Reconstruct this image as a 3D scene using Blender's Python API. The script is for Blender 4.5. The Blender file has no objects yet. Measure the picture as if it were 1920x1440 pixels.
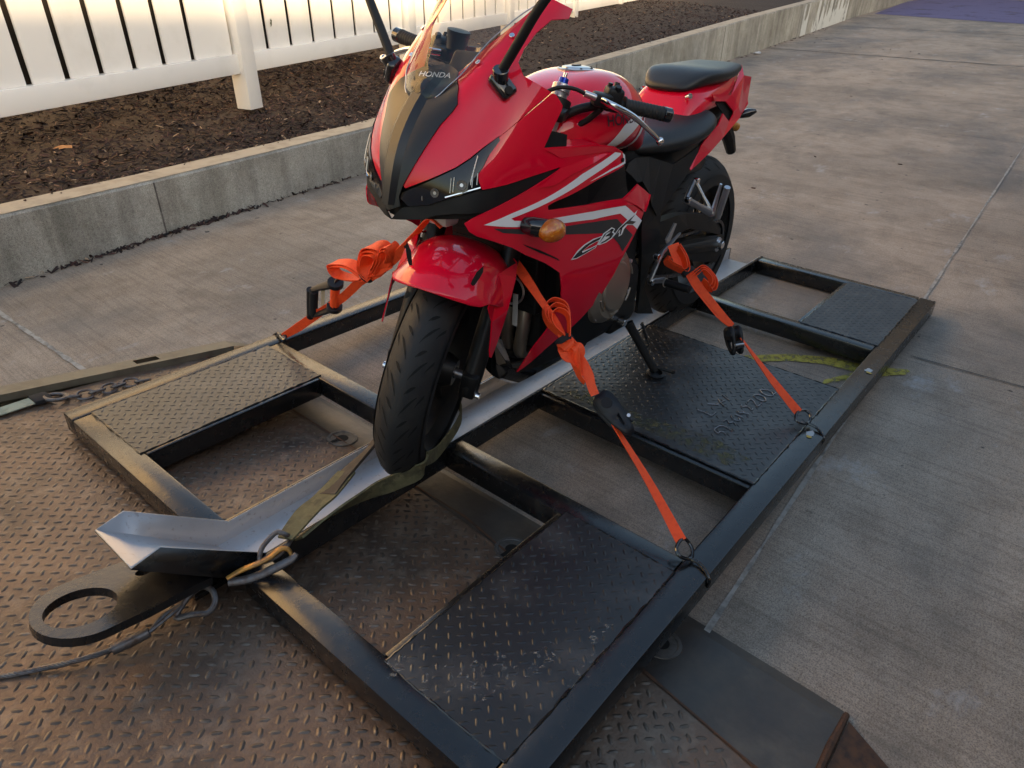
import bpy, bmesh, math, random
import numpy as np
from mathutils import Vector, Matrix
from mathutils.geometry import delaunay_2d_cdt
random.seed(7); rng=np.random.default_rng(7)
SC=bpy.context.scene; COL=SC.collection
R_=math.radians
D = {
'upper_cowl': [[0.119,0.9922],[0.2146,1.0441],[0.3465,1.09],[0.4449,1.124],[0.4993,1.1383],[0.5478,1.131],[0.6729,1.1153],[0.6504,1.0977],[0.5417,1.095],[0.4637,1.0702],[0.4215,1.0432],[0.4064,1.0175],[0.4408,0.9938],[0.5204,0.976],[0.576,0.9617],[0.5003,0.9352],[0.4426,0.9109],[0.3857,0.8849],[0.3776,0.8838],[0.332,0.8646],[0.2895,0.8439],[0.2402,0.8235],[0.1496,0.7965],[0.0621,0.7728],[0.055,0.7778],[0.1003,0.8319],[0.1554,0.8996],[0.1891,0.9252],[0.2017,0.9391],[0.1804,0.9678]],
'nose_panel': [[0,1.0],[0.119,0.9922],[0.1804,0.9678],[0.2017,0.9391],[0.1891,0.9252],[0.1554,0.8996],[0.1003,0.8319],[0.055,0.7778],[0.0484,0.7663],[0.0418,0.7534],[0.0473,0.7346],[0,0.722]],
'headlight': [[0.388,0.877],[0.3522,0.8463],[0.3408,0.829],[0.3242,0.8126],[0.3281,0.8012],[0.3377,0.7832],[0.2151,0.7598],[0.1527,0.7438],[0.075,0.7362],[0.0471,0.7505],[0.0519,0.7631],[0.1504,0.7923],[0.2425,0.8204],[0.2932,0.8412],[0.3355,0.8629],[0.3798,0.8828]],
'chin': [[0.0487,0.7293],[0.0756,0.7341],[0.1516,0.7413],[0.2156,0.7577],[0.3381,0.7811],[0.4252,0.7884],[0.5027,0.7977],[0.6213,0.8087],[0.6479,0.8067],[0.6424,0.8036],[0.5276,0.7781],[0.3988,0.7455],[0.3534,0.7337],[0.3021,0.731],[0.2441,0.7288],[0.1723,0.721],[0.1319,0.7103],[0,0.7]],
'side': [[0.384,0.8828],[0.4429,0.9089],[0.5006,0.9332],[0.5766,0.9598],[0.5985,0.957],[0.6396,0.9339],[0.635,0.9256],[0.5838,0.8815],[0.558,0.8544],[0.7026,0.8481],[0.9228,0.8402],[1.1162,0.8286],[1.2639,0.8092],[1.3233,0.7882],[1.2728,0.7755],[0.9495,0.7588],[0.6879,0.7378],[0.6263,0.734],[0.5913,0.7278],[0.5951,0.7176],[0.6924,0.7128],[0.8605,0.7054],[1.299,0.6968],[1.3837,0.7062],[1.5701,0.7191],[1.8569,0.6773],[1.738,0.6632],[1.7085,0.6395],[1.5746,0.5926],[1.4262,0.5271],[1.3632,0.4828],[1.2245,0.4203],[1.0599,0.3864],[0.8846,0.3474],[0.6098,0.3038],[0.4092,0.2472],[0.5308,0.3331],[0.6614,0.3974],[0.7167,0.4685],[0.7123,0.5013],[0.69,0.547],[0.5915,0.5861],[0.495,0.6198],[0.4418,0.6447],[0.3771,0.6669],[0.3261,0.6817],[0.3002,0.6931],[0.285,0.711],[0.3118,0.7221],[0.3534,0.7337],[0.3988,0.7455],[0.5276,0.7781],[0.6424,0.8036],[0.6477,0.8078],[0.5645,0.8033],[0.5026,0.7988],[0.425,0.7895],[0.3435,0.7823],[0.3303,0.7992],[0.326,0.8126],[0.3427,0.829],[0.3541,0.8463]],
'facet': [[0.5487,0.774],[0.645,0.8059],[0.7857,0.8134],[1.0427,0.8183],[0.882,0.8017],[0.7066,0.7862],[0.6181,0.7725]],
'stripe_white': [[0.3493,0.7079],[0.4426,0.7264],[0.5712,0.7465],[0.7934,0.782],[1.1498,0.8163],[1.2221,0.8123],[1.2173,0.805],[0.8425,0.7678],[0.6253,0.7411],[0.4387,0.7146],[0.4502,0.7085],[0.5066,0.7019],[0.6498,0.6957],[0.921,0.6852],[1.3319,0.6778],[1.48,0.6522],[1.6664,0.6205],[1.5868,0.6021],[1.4239,0.6313],[1.2724,0.6602],[0.9289,0.6648],[0.6786,0.6783],[0.5029,0.6886],[0.4245,0.6969]],
'stripe_black': [[0.3799,0.6974],[0.4856,0.6853],[0.7121,0.6683],[0.9321,0.6578],[1.2381,0.6479],[1.3637,0.6205],[1.5241,0.5896],[1.4018,0.5504],[1.3261,0.5744],[1.23,0.5974],[1.0955,0.6181],[0.8871,0.6317],[0.7169,0.6467],[0.486,0.6728],[0.4108,0.6843]],
'stripe_edge': [[1.2518,0.8073],[1.2941,0.8017],[1.3016,0.7817],[1.1335,0.775],[0.8946,0.7608],[0.8688,0.76],[1.0965,0.778],[1.2752,0.7864]],
'slot_line': [[0.4816,0.6496],[0.5556,0.6258],[0.6677,0.5886],[0.6794,0.5818],[0.5561,0.619],[0.4948,0.6427]],
'cbr_white': [[[0.7562,0.5758],[0.8051,0.596],[0.8621,0.6067],[0.9511,0.6137],[1.0689,0.6141],[1.0376,0.6029],[0.9937,0.6032],[0.911,0.5979],[0.8522,0.5901],[0.9377,0.5912],[1.0123,0.5944],[0.9958,0.5868],[0.8736,0.579],[0.8025,0.5741]],[[1.0058,0.5948],[1.0717,0.6199],[1.1735,0.6299],[1.2238,0.6227],[1.2057,0.6163],[1.2341,0.6102],[1.1979,0.5987],[1.127,0.5924],[1.041,0.5909]],[[1.1966,0.6005],[1.2702,0.6218],[1.3716,0.6371],[1.5536,0.6541],[1.4855,0.6324],[1.5724,0.626],[1.497,0.6184],[1.3992,0.6239],[1.3556,0.6158],[1.3338,0.6019],[1.2882,0.5984],[1.2937,0.6116]]],
'cbr_black': [[[0.7682,0.5792],[0.8161,0.5933],[0.8742,0.604],[0.9589,0.6107],[1.048,0.6127],[1.0247,0.6061],[0.9213,0.6014],[0.8469,0.5906],[0.8547,0.5853],[0.9944,0.5918],[0.9858,0.589],[0.8722,0.5813],[0.8015,0.5772]],[[1.0259,0.5954],[1.0807,0.6164],[1.176,0.6268],[1.2066,0.6221],[1.1812,0.6161],[1.2109,0.6106],[1.1816,0.6013],[1.1175,0.596],[1.0459,0.5936],[1.0579,0.5972],[1.1053,0.6],[1.1549,0.6043],[1.1604,0.6083],[1.0989,0.6094],[1.1094,0.6124],[1.1529,0.6164],[1.164,0.62],[1.1094,0.6174]],[[1.2152,0.6024],[1.2862,0.6223],[1.3746,0.634],[1.5078,0.6458],[1.4357,0.6337],[1.5419,0.6248],[1.4857,0.6214],[1.3761,0.6282],[1.325,0.6205],[1.3154,0.6059],[1.3018,0.6021],[1.2967,0.6188],[1.2571,0.609]]],
'screen_mark': [[1.385,0.04,0.965]],
'facet2': [[1.2831,0.6949],[1.3959,0.7055],[1.5694,0.7178],[1.8383,0.6784],[1.7095,0.6408],[1.512,0.6698]],
'facet3': [[0.8035,0.7062],[1.2831,0.6949],[1.512,0.6698],[1.3282,0.6795],[0.921,0.6864]],
'facet4': [[0.563,0.8517],[0.9248,0.8376],[1.116,0.8262],[1.2518,0.8073],[1.0427,0.8195],[0.6417,0.8275]],
'bolts': [[0.5758,0.2849],[1.2528,0.7913]],
'seam2': [[0.4418,0.6447],[0.5915,0.5861],[0.6978,0.546],[0.7071,0.5389],[0.5923,0.5791],[0.4394,0.6408]],
'inner_top': [[1.2436,0.21,0.8458],[1.2068,0.19,0.8586],[1.0996,0.165,0.8453],[1.0055,0.15,0.8342],[1.0017,0.15,0.84],[0.9548,0.17,0.8217],[0.9212,0.215,0.7978],[1.0195,0.235,0.8279],[1.1164,0.238,0.8411]],
'inner_fill': [[0.9146,0.22,0.7884],[0.8492,0.2,0.6925],[0.8269,0.2,0.6522],[1.0365,0.2,0.6717],[1.2055,0.2,0.6926],[1.214,0.2,0.7194],[1.1589,0.2,0.7528],[1.0283,0.2,0.7759]],
'tank_white1': [[1134,254],[1160,235],[1200,200]],
'tail_outer': [[0.0883,0.125,0.8531],[-0.0822,0.07,0.9334],[-0.0454,0.1,0.9037],[-0.1512,0.085,0.8904],[-0.0812,0.115,0.8223],[-0.0799,0.12,0.8104],[0.0131,0.14,0.7844],[0.0182,0.14,0.7761],[0.0486,0.14,0.8139],[0.0577,0.13,0.8358]],
'tail_blade': [[0.2505,0.13,0.8684],[0.0883,0.125,0.8531],[0.0577,0.13,0.8358],[0.0486,0.14,0.8139],[0.0304,0.145,0.778],[0.1681,0.155,0.729],[0.2623,0.16,0.6958],[0.3957,0.165,0.659],[0.3984,0.16,0.6636],[0.3402,0.155,0.7058],[0.3219,0.155,0.7282],[0.2089,0.15,0.7754],[0.1664,0.14,0.8032],[0.1074,0.14,0.7716],[0.0818,0.14,0.7913],[0.0821,0.14,0.8016],[0.1387,0.13,0.8378],[0.2261,0.13,0.8455]],
'tail_inner': [[0.2039,0.12,0.8424],[0.1157,0.12,0.8347],[0.0464,0.125,0.7964],[0.0839,0.13,0.7678],[0.132,0.125,0.798]],
'tail_inner2': [[0.1818,0.11,0.8394],[0.132,0.125,0.798],[0.0957,0.135,0.7697],[0.1584,0.13,0.7553],[0.194,0.12,0.8168]],
'side_plate': [[0.7996,0.17,0.7419],[0.7476,0.16,0.747],[0.663,0.155,0.737],[0.5856,0.155,0.7152],[0.4968,0.15,0.6901],[0.434,0.15,0.7002],[0.3702,0.15,0.7141],[0.315,0.15,0.7266],[0.3351,0.155,0.7018],[0.3907,0.16,0.6624],[0.4446,0.165,0.632],[0.5716,0.17,0.5652],[0.5949,0.17,0.5534],[0.6378,0.17,0.5946],[0.6655,0.175,0.6325],[0.7287,0.18,0.6827],[0.7673,0.185,0.6872],[0.8008,0.185,0.7103],[0.8268,0.18,0.7279]],
'frame_plate': [[0.674,0.165,0.6243],[0.6103,0.165,0.5963],[0.5497,0.16,0.5503],[0.5494,0.16,0.4992],[0.5157,0.155,0.4197],[0.5708,0.155,0.3798],[0.5785,0.15,0.3072],[0.5055,0.145,0.2163],[0.4685,0.14,0.1769],[0.5847,0.14,0.2148],[0.6076,0.15,0.3157],[0.6239,0.15,0.4279],[0.6543,0.155,0.5215]],
'swing_upper': [[0.5417,0.135,0.5093],[0.3765,0.135,0.5026],[0.3158,0.13,0.4963],[0.1395,0.13,0.4564],[-0.0263,0.125,0.3675],[-0.0271,0.125,0.3421],[0.2765,0.13,0.4356],[0.4518,0.135,0.4212],[0.4889,0.135,0.4264]],
'swing_lower': [[0.3223,0.13,0.3947],[0.0825,0.13,0.3622],[-0.0638,0.125,0.3337],[-0.1006,0.12,0.2586],[-0.0469,0.12,0.2236],[0.1761,0.125,0.2874],[0.2727,0.13,0.3377]],
'sprocket_guard': [[0.8308,0.19,0.4727],[0.783,0.19,0.4668],[0.6807,0.17,0.4164],[0.6658,0.17,0.3651],[0.7194,0.17,0.3186],[0.7584,0.18,0.3683]],
'belly': [[0.3989,0.2368],[0.5818,0.2371],[0.8123,0.2364],[1.1554,0.2431],[1.5043,0.263],[1.7349,0.2844],[1.3847,0.3468],[1.1429,0.4023],[1.0555,0.3904],[0.8801,0.3521],[0.6093,0.3079],[0.4185,0.2535]],
'black_low': [[1.2656,0.12,0.3676],[1.1268,0.06,0.1692],[1.1883,0.04,0.2284],[1.2503,0.08,0.3332],[1.2539,0.1,0.4027]],
'pass_hanger': [[0.3715,0.17,0.624],[0.4337,0.18,0.5756],[0.3518,0.24,0.5264],[0.366,0.175,0.612],[0.3648,0.235,0.5368]],
'pass_peg': [[0.3503,0.24,0.5225],[0.3677,0.26,0.6275],[0.3264,0.25,0.509],[0.3611,0.28,0.62]],
'rear_set': [[0.4636,0.19,0.4726],[0.5716,0.19,0.4333],[0.5895,0.19,0.4115],[0.6056,0.18,0.3453],[0.5465,0.2,0.3395],[0.5733,0.22,0.3434],[0.5491,0.17,0.4316]],
'kick': [[0.7212,0.15,0.2365],[0.6757,0.16,0.2187],[0.6857,0.21,0.1432]],
'kick_foot': [0.6353,0.2611,0.055],
'kick_tang': [0.6268,0.3184,0.075],
'spring': [[0.6229,0.18,0.2072],[0.6289,0.21,0.1611]],
'brk': [[0.6119,0.22,0.1486]],
'vent': [[1.505,0.063,0.599],[1.505,0.066,0.619],[1.505,0.072,0.642],[1.505,0.084,0.661],[1.505,0.086,0.647],[1.505,0.081,0.629],[1.505,0.074,0.611]],
'exh': [[1.0747,0.05,0.4872],[1.0438,0.05,0.3832],[1.1743,0.08,0.3698],[1.0119,0.09,0.4175]],
'ind': [[1.3174,0.245,0.695],[1.2903,0.275,0.6896]],
'gold_end': [[-0.0823,0.1,0.724]],
'rear_ind': [[-0.0602,0.11,0.7734],[-0.0908,0.15,0.7878]],
'LF': [[0.8155,-0.1197,0.528],[0.8074,-0.1936,0.4791],[0.7994,-0.2484,0.4405],[0.7922,-0.3034,0.4027],[0.7799,-0.345,0.366],[0.7715,-0.3861,0.3343],[0.7544,-0.4574,0.2762],[0.7421,-0.5296,0.2232],[0.7202,-0.6502,0.1332],[0.6924,-0.767,0.0382]],
'LFn': [0.7194,0.3269,-0.6129],
'LFloop': [[0.7817,-0.3383,0.3717],[0.7793,-0.2976,0.3907],[0.7855,-0.2748,0.4101],[0.7982,-0.2668,0.4293],[0.815,-0.2796,0.4422],[0.8229,-0.307,0.4368],[0.8153,-0.3273,0.4171],[0.7888,-0.3507,0.3735]],
'LFbuck': [[0.7566,-0.4767,0.2684],[0.7507,-0.57,0.2118],[0.7704,-0.4893,0.2779],[0.7408,-0.5275,0.2228]],
'LFhook': [[0.6935,-0.7661,0.04],[0.672,-0.7674,0.03],[0.6654,-0.7821,0.02],[0.6845,-0.8003,0.01],[0.7041,-0.7922,0.02],[0.7071,-0.7731,0.035],[0.6845,-0.8003,0.01],[0.6866,-0.8193,0.008],[0.6774,-0.84,0.006],[0.6693,-0.8577,-0.005],[0.6738,-0.8551,-0.03]],
'LR': [[1.4817,-0.2472,0.415],[1.4701,-0.2854,0.3715],[1.4668,-0.3195,0.3463],[1.4605,-0.3665,0.308],[1.454,-0.4535,0.247],[1.4537,-0.4975,0.2218],[1.4487,-0.5574,0.1788],[1.4383,-0.6637,0.0995],[1.4316,-0.7588,0.0336]],
'LRn': [0.8567,0.2518,-0.4501],
'LRloopA': [[1.4644,-0.2491,0.3811],[1.4543,-0.2483,0.3623],[1.4594,-0.2894,0.3489],[1.4668,-0.3154,0.3486],[1.4788,-0.2977,0.3813],[1.485,-0.2648,0.4115]],
'LRloopB': [[1.465,-0.3254,0.3395],[1.483,-0.3449,0.3629],[1.4892,-0.3633,0.3644],[1.4883,-0.3965,0.344],[1.4817,-0.4108,0.3236],[1.4719,-0.4062,0.3074],[1.4693,-0.3682,0.3238]],
'LRbuck': [[1.4508,-0.4963,0.217],[1.4275,-0.5386,0.1488],[1.4649,-0.5378,0.2206],[1.4465,-0.536,0.1866]],
'LRhook': [[1.4322,-0.7582,0.035],[1.4117,-0.7591,0.03],[1.403,-0.7696,0.02],[1.4271,-0.7945,0.012],[1.4602,-0.7885,0.02],[1.4635,-0.7671,0.03],[1.4271,-0.7945,0.012],[1.4266,-0.8226,0.008],[1.4086,-0.8523,-0.005],[1.4049,-0.8476,-0.03]],
'RF': [[0.649,-0.0644,0.6145],[0.6417,-0.0292,0.6262],[0.647,0.0269,0.5766],[0.6538,0.0867,0.5191],[0.6589,0.148,0.4672],[0.6624,0.2219,0.416],[0.6656,0.2956,0.366],[0.6734,0.3943,0.2847],[0.6787,0.52,0.1997],[0.6861,0.6641,0.0972],[0.6906,0.7724,0.0246]],
'RFn': [0.964,0.1194,0.2374],
'RFloopA': [[0.6611,0.2434,0.4105],[0.6497,0.2956,0.4306],[0.6447,0.3619,0.4175],[0.6464,0.3814,0.4007],[0.6535,0.3697,0.3777],[0.6608,0.3042,0.381],[0.6641,0.2487,0.3957]],
'RFloopB': [[0.6646,0.2257,0.4051],[0.6559,0.2485,0.4291],[0.6442,0.2138,0.4939],[0.6435,0.1785,0.5144],[0.6475,0.1474,0.514],[0.6545,0.1454,0.4867],[0.6632,0.1953,0.4262]],
'RFloopC': [[0.6643,0.1902,0.4243],[0.6502,0.1518,0.5006],[0.6476,0.1238,0.5255],[0.6521,0.1116,0.5132],[0.6589,0.1369,0.4731]],
'RFrat': [[0.6591,0.5284,0.2751],[0.6794,0.5767,0.1684],[0.6616,0.4027,0.3282],[0.6768,0.4346,0.2505],[0.6708,0.4873,0.2485],[0.6721,0.419,0.2777],[0.6659,0.4478,0.2882],[0.6755,0.4601,0.243]],
'RFhook': [[0.6896,0.7697,0.03],[0.6851,0.7505,0.03],[0.6789,0.7562,0.02],[0.6866,0.7899,0.02],[0.7031,0.8327,0.012],[0.7027,0.8603,-0.01]],
'RFhook2': [[0.6511,0.0128,0.5669],[0.6576,0.051,0.5215],[0.6524,0.0743,0.5309],[0.6523,0.0379,0.5497],[0.6564,0.0295,0.5369],[0.662,0.0755,0.4913],[0.6584,0.1145,0.4864]],
'RFkeep': [[0.658,0.2475,0.4211],[0.6641,0.2487,0.3957]],
'sl_far': [[0.4851,0.0524,0.02],[0.4192,0.0168,0.02],[0.3482,-0.0191,0.03],[0.2785,-0.0519,0.03],[0.2728,-0.0154,0.03]],
'sl': [[0.1018,-0.1088,0.04],[0.1799,-0.0798,0.05],[0.2475,-0.0631,0.05],[0.3355,-0.0275,0.05],[0.4125,-0.0184,0.07],[0.4395,-0.0198,0.09]],
'sl2': [[0.1324,-0.1104,0.02],[0.2239,-0.1074,0.03],[0.3249,-0.1207,0.04],[0.3951,-0.1584,0.06],[0.4418,-0.185,0.08],[0.4717,-0.173,0.09]],
'hook': [[0.1131,-0.1102,0.03],[0.1043,-0.1075,0.05],[0.0938,-0.0939,0.055],[0.0733,-0.0934,0.05],[0.0458,-0.1042,0.045],[0.0317,-0.1181,0.03],[0.0512,-0.1197,0.02],[0.0767,-0.1297,0.03]],
'hookbody': [[0.0888,-0.1493,0.02],[0.0891,-0.1364,0.035],[0.075,-0.1287,0.04],[0.0485,-0.1277,0.035],[0.0205,-0.1197,0.03],[-0.0045,-0.1077,0.025],[-0.0385,-0.1012,0.02]],
'hookside': [[-0.0339,-0.0932,0.0],[0.0032,-0.1186,0.0],[0.0436,-0.1388,0.01],[0.0818,-0.1536,0.02],[0.0964,-0.1562,0.03]],
'thimble': [[-0.0685,-0.0586,-0.01],[-0.065,-0.0847,-0.01],[-0.0744,-0.104,-0.02],[-0.0937,-0.1073,-0.03],[-0.1183,-0.0883,-0.03],[-0.1426,-0.0671,-0.035],[-0.1168,-0.0568,-0.02],[-0.0893,-0.0532,-0.01]],
'cable': [[-0.4696,0.0678,-0.03],[-0.428,0.0347,-0.03],[-0.3836,0.0074,-0.03],[-0.3387,-0.0218,-0.03],[-0.2901,-0.0453,-0.03],[-0.26,-0.0567,-0.03],[-0.228,-0.0683,-0.025],[-0.1994,-0.0774,-0.02]],
'eye_out': [[-0.3586,0.0082,0.0817],[-0.3369,0.0404,0.0774],[-0.2982,0.0633,0.0696],[-0.2515,0.0768,0.0603],[-0.2052,0.0828,0.051],[-0.1634,0.0602,0.0427],[-0.1258,0.0253,0.0352],[-0.0311,-0.023,0.0162],[-0.0812,-0.0629,0.0262],[-0.1645,-0.0791,0.0429],[-0.2333,-0.0898,0.0567],[-0.2884,-0.1013,0.0677],[-0.32,-0.0932,0.074],[-0.3483,-0.0668,0.0797],[-0.3595,-0.0272,0.0819]],
'eye_hole': [[-0.3364,-0.0109,0.0773],[-0.3178,0.0204,0.0736],[-0.2887,0.0392,0.0677],[-0.2595,0.0434,0.0619],[-0.2318,0.0288,0.0564],[-0.2173,0.0001,0.0535],[-0.2274,-0.0263,0.0555],[-0.255,-0.0521,0.061],[-0.291,-0.0627,0.0682],[-0.3193,-0.0566,0.0739],[-0.3346,-0.0398,0.0769]],
'eye_hole2': [[-0.1665,0.0246,0.0433],[-0.153,0.0314,0.0406],[-0.1383,0.0218,0.0377],[-0.1405,0.0101,0.0381],[-0.1548,0.0041,0.041],[-0.1684,0.0086,0.0437]],
'dk_edge': [[0.6978,-0.0023,-0.1398],[0.7012,-0.3879,-0.1401],[0.65,-0.8252,-0.1353],[0.6366,-1.1675,-0.134]],
'dk_diam': [[0.5514,-0.1838,-0.1259],[0.5512,-0.3377,-0.1259],[0.4176,-0.879,-0.1132],[0.4087,-1.1029,-0.1123]],
'dk_sock': [[0.5687,0.3118,-0.1275],[0.5511,-0.3954,-0.1259],[0.5489,-0.8243,-0.1256]],
'dk_rail_in': [[-0.0753,1.1754,-0.0663],[0.2292,1.1521,-0.0953],[0.5779,1.0895,-0.1284]],
'dk_rail_top_in': [[-0.0744,1.1596,-0.0464],[0.2268,1.1348,-0.075],[0.5666,1.0622,-0.1073]],
'dk_rail_out': [[-0.0475,1.2466,-0.049],[0.0943,1.2162,-0.0625],[0.2473,1.1834,-0.077],[0.4523,1.1108,-0.0965],[0.6172,1.0407,-0.1121]],
'dk_slot': [[0.3341,1.1586,-0.0852],[0.4068,1.1236,-0.0921],[0.4029,1.0923,-0.0918],[0.3278,1.1131,-0.0846]],
'dk_gap': [[0.6195,-1.1675,-0.1324],[0.4724,-1.1698,-0.1184],[0.6313,-1.1797,-0.1335],[0.6349,-1.2602,-0.1338],[0.566,-1.2681,-0.1273]],
'dk_strap': [[-0.0899,1.1189,-0.055],[-0.0001,1.1212,-0.0635],[-0.0118,1.0618,-0.0624],[-0.1114,1.0498,-0.0529]],
'dk_ring': [[0.0487,1.0756,-0.0661],[0.0441,1.1175,-0.0657],[0.0775,1.0994,-0.0689],[0.0821,1.0381,-0.0693],[0.0438,1.0011,-0.0657],[0.0179,1.032,-0.0632]],
'dk_chain': [[0.0841,1.0554,-0.0695],[0.1202,1.0397,-0.0729],[0.1569,1.0432,-0.0764],[0.1926,1.0384,-0.0798],[0.2302,1.0479,-0.0834],[0.2603,1.0385,-0.0862],[0.299,1.0277,-0.0899]],
'pt_yellow1': [[1.9102,-0.3976,0.0],[2.0374,-0.524,0.0],[2.1167,-0.6585,0.0],[2.1486,-0.8044,0.0],[2.211,-0.8994,0.0],[2.2021,-0.9128,0.0],[2.167,-0.9072,0.0],[2.1032,-0.8457,0.0],[2.0637,-0.7543,0.0],[2.0474,-0.6527,0.0],[1.9848,-0.5449,0.0],[1.8705,-0.4263,0.0]],
'pt_yellow2': [[2.1778,-0.9081,0.0],[2.0888,-0.8406,0.0],[2.009,-0.7718,0.0],[1.8953,-0.697,0.0],[1.9311,-0.6938,0.0],[2.0558,-0.7569,0.0],[2.133,-0.8278,0.0]],
'mural': [[21.2484,4.8292,0.0],[27.9342,5.7941,0.0],[31.8479,5.7216,0.0],[31.9706,1.9778,0.0],[20.1114,0.6395,0.0],[20.6092,1.4054,0.0],[20.8156,2.9822,0.0]],
'weld': [[[1.2827,-0.5076],[1.2842,-0.5277],[1.2834,-0.5428],[1.2844,-0.557],[1.3092,-0.558]],[[1.3356,-0.5167],[1.3456,-0.5297],[1.3576,-0.5448]],[[1.3844,-0.5288],[1.3703,-0.5446],[1.3593,-0.5617]],[[1.4187,-0.5259],[1.4096,-0.5438],[1.4022,-0.5593]],[[1.3694,-0.5421],[1.394,-0.5482]],[[1.2148,-0.6348],[1.2241,-0.6248],[1.2182,-0.6151],[1.2073,-0.6148],[1.2105,-0.6034],[1.2204,-0.5971],[1.2449,-0.5994]],[[1.2439,-0.5984],[1.254,-0.6091],[1.2519,-0.6242],[1.2482,-0.6385]],[[1.2796,-0.5983],[1.292,-0.601],[1.2816,-0.6144],[1.2944,-0.6212],[1.284,-0.6344]],[[1.3237,-0.599],[1.3082,-0.6148],[1.3106,-0.6279],[1.3198,-0.6307],[1.3264,-0.6235]],[[1.3378,-0.6068],[1.3381,-0.6324]],[[1.3641,-0.6019],[1.3544,-0.6136],[1.3662,-0.6226],[1.3697,-0.6153]],[[1.3643,-0.6206],[1.3693,-0.6369]],[[1.4073,-0.5954],[1.3957,-0.6021],[1.4082,-0.6154],[1.396,-0.6323],[1.4073,-0.6332]],[[1.4335,-0.6042],[1.4547,-0.6036],[1.4522,-0.6165],[1.4294,-0.638],[1.4594,-0.6396]],[[1.4826,-0.6018],[1.4994,-0.6078],[1.5,-0.6282],[1.4848,-0.6434],[1.4737,-0.6393],[1.4724,-0.6224],[1.4826,-0.6018]],[[1.5325,-0.6026],[1.5473,-0.6142],[1.5449,-0.636],[1.5298,-0.6481],[1.5192,-0.6407],[1.516,-0.6214],[1.5325,-0.6026]],[[1.5315,-0.6459],[1.5522,-0.6478]]],
'dents': [[1.1,0.5]],
'cam': {"f":1309.1338838073673,"loc":[-0.4416502449053208,-1.2148065369760752,1.3084955610577627],"R":[[0.646769,-0.397273,0.651048],[-0.762634,-0.346799,0.546004],[0.00887,-0.84965,-0.527273]]},
'FC': [[1.515,0,0.715],[1.508,0,0.76],[1.49,0,0.83],[1.462,0,0.885],[1.425,0,0.93],[1.37,0,0.975],[1.3,0,1.01],[1.2,0,1.05],[1.495,0.05,0.735],[1.485,0.06,0.8],[1.465,0.06,0.86],[1.425,0.07,0.92],[1.375,0.095,0.975],[1.325,0.105,1.02],[1.26,0.12,1.07],[1.19,0.135,1.12],[1.465,0.12,0.73],[1.455,0.13,0.79],[1.43,0.14,0.84],[1.4,0.145,0.89],[1.36,0.155,0.94],[1.31,0.165,0.995],[1.24,0.175,1.05],[1.17,0.185,1.11],[1.43,0.175,0.7],[1.42,0.185,0.76],[1.385,0.2,0.83],[1.35,0.205,0.88],[1.3,0.212,0.93],[1.22,0.222,0.97],[1.35,0.215,0.75],[1.32,0.225,0.82],[1.25,0.232,0.86],[1.2,0.235,0.9],[1.36,0.205,0.66],[1.25,0.24,0.72],[1.1,0.25,0.8],[1.0,0.252,0.84],[0.93,0.24,0.82],[0.95,0.262,0.75],[0.8,0.25,0.68],[1.1,0.252,0.7],[1.0,0.262,0.66],[0.8,0.262,0.57],[0.9,0.262,0.52],[1.1,0.245,0.56],[1.25,0.225,0.58],[1.2,0.22,0.48],[1.05,0.225,0.42],[0.88,0.235,0.42],[1.22,0.18,0.35],[1.22,0.13,0.24],[1.1,0.17,0.28],[0.95,0.2,0.3],[0.8,0.21,0.35]],
'bike': [-0.007566459979089704,-0.0038040333614509244,0.00958133577775249,2.017003992148317,-0.035914169232882535,-0.04838537699625163,0.5020314986035836]}
# ---------------------------------------------------------------- camera, world, sun, exposure
cd=bpy.data.cameras.new('camera'); cam=bpy.data.objects.new('camera',cd); COL.objects.link(cam)
A=D['cam']['R']; L=D['cam']['loc']
cam.matrix_world=Matrix([[A[i][0],-A[i][1],-A[i][2],L[i]] for i in range(3)]+[[0,0,0,1]])
cd.sensor_width=36; cd.lens=D['cam']['f']/1920*36; cd.clip_start=.02; cd.clip_end=400
SC.camera=cam
SUN_AZ=R_(-108); SUN_EL=R_(13)          # direction towards the sun, azimuth from +X
wd=bpy.data.worlds.new('World'); SC.world=wd; wd.use_nodes=True
nt=wd.node_tree; bg=nt.nodes['Background']; sky=nt.nodes.new('ShaderNodeTexSky')
sky.sky_type='NISHITA'; sky.sun_disc=False; sky.sun_elevation=SUN_EL; sky.sun_rotation=R_(90)-SUN_AZ
sky.air_density=1.2; sky.dust_density=2.5
nt.links.new(sky.outputs[0],bg.inputs[0]); bg.inputs[1].default_value=.135
sd=bpy.data.lights.new('sun','SUN'); sd.energy=5.0; sd.angle=R_(3.0); sd.color=(1,.72,.40)
so=bpy.data.objects.new('sun',sd); COL.objects.link(so)
sv=Vector((math.cos(SUN_AZ)*math.cos(SUN_EL),math.sin(SUN_AZ)*math.cos(SUN_EL),math.sin(SUN_EL)))
so.rotation_euler=sv.to_track_quat('Z','Y').to_euler()
vs=SC.view_settings; vs.view_transform='Standard'; vs.look='None'; vs.exposure=1.55; vs.gamma=1; vs.use_curve_mapping=False

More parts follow.
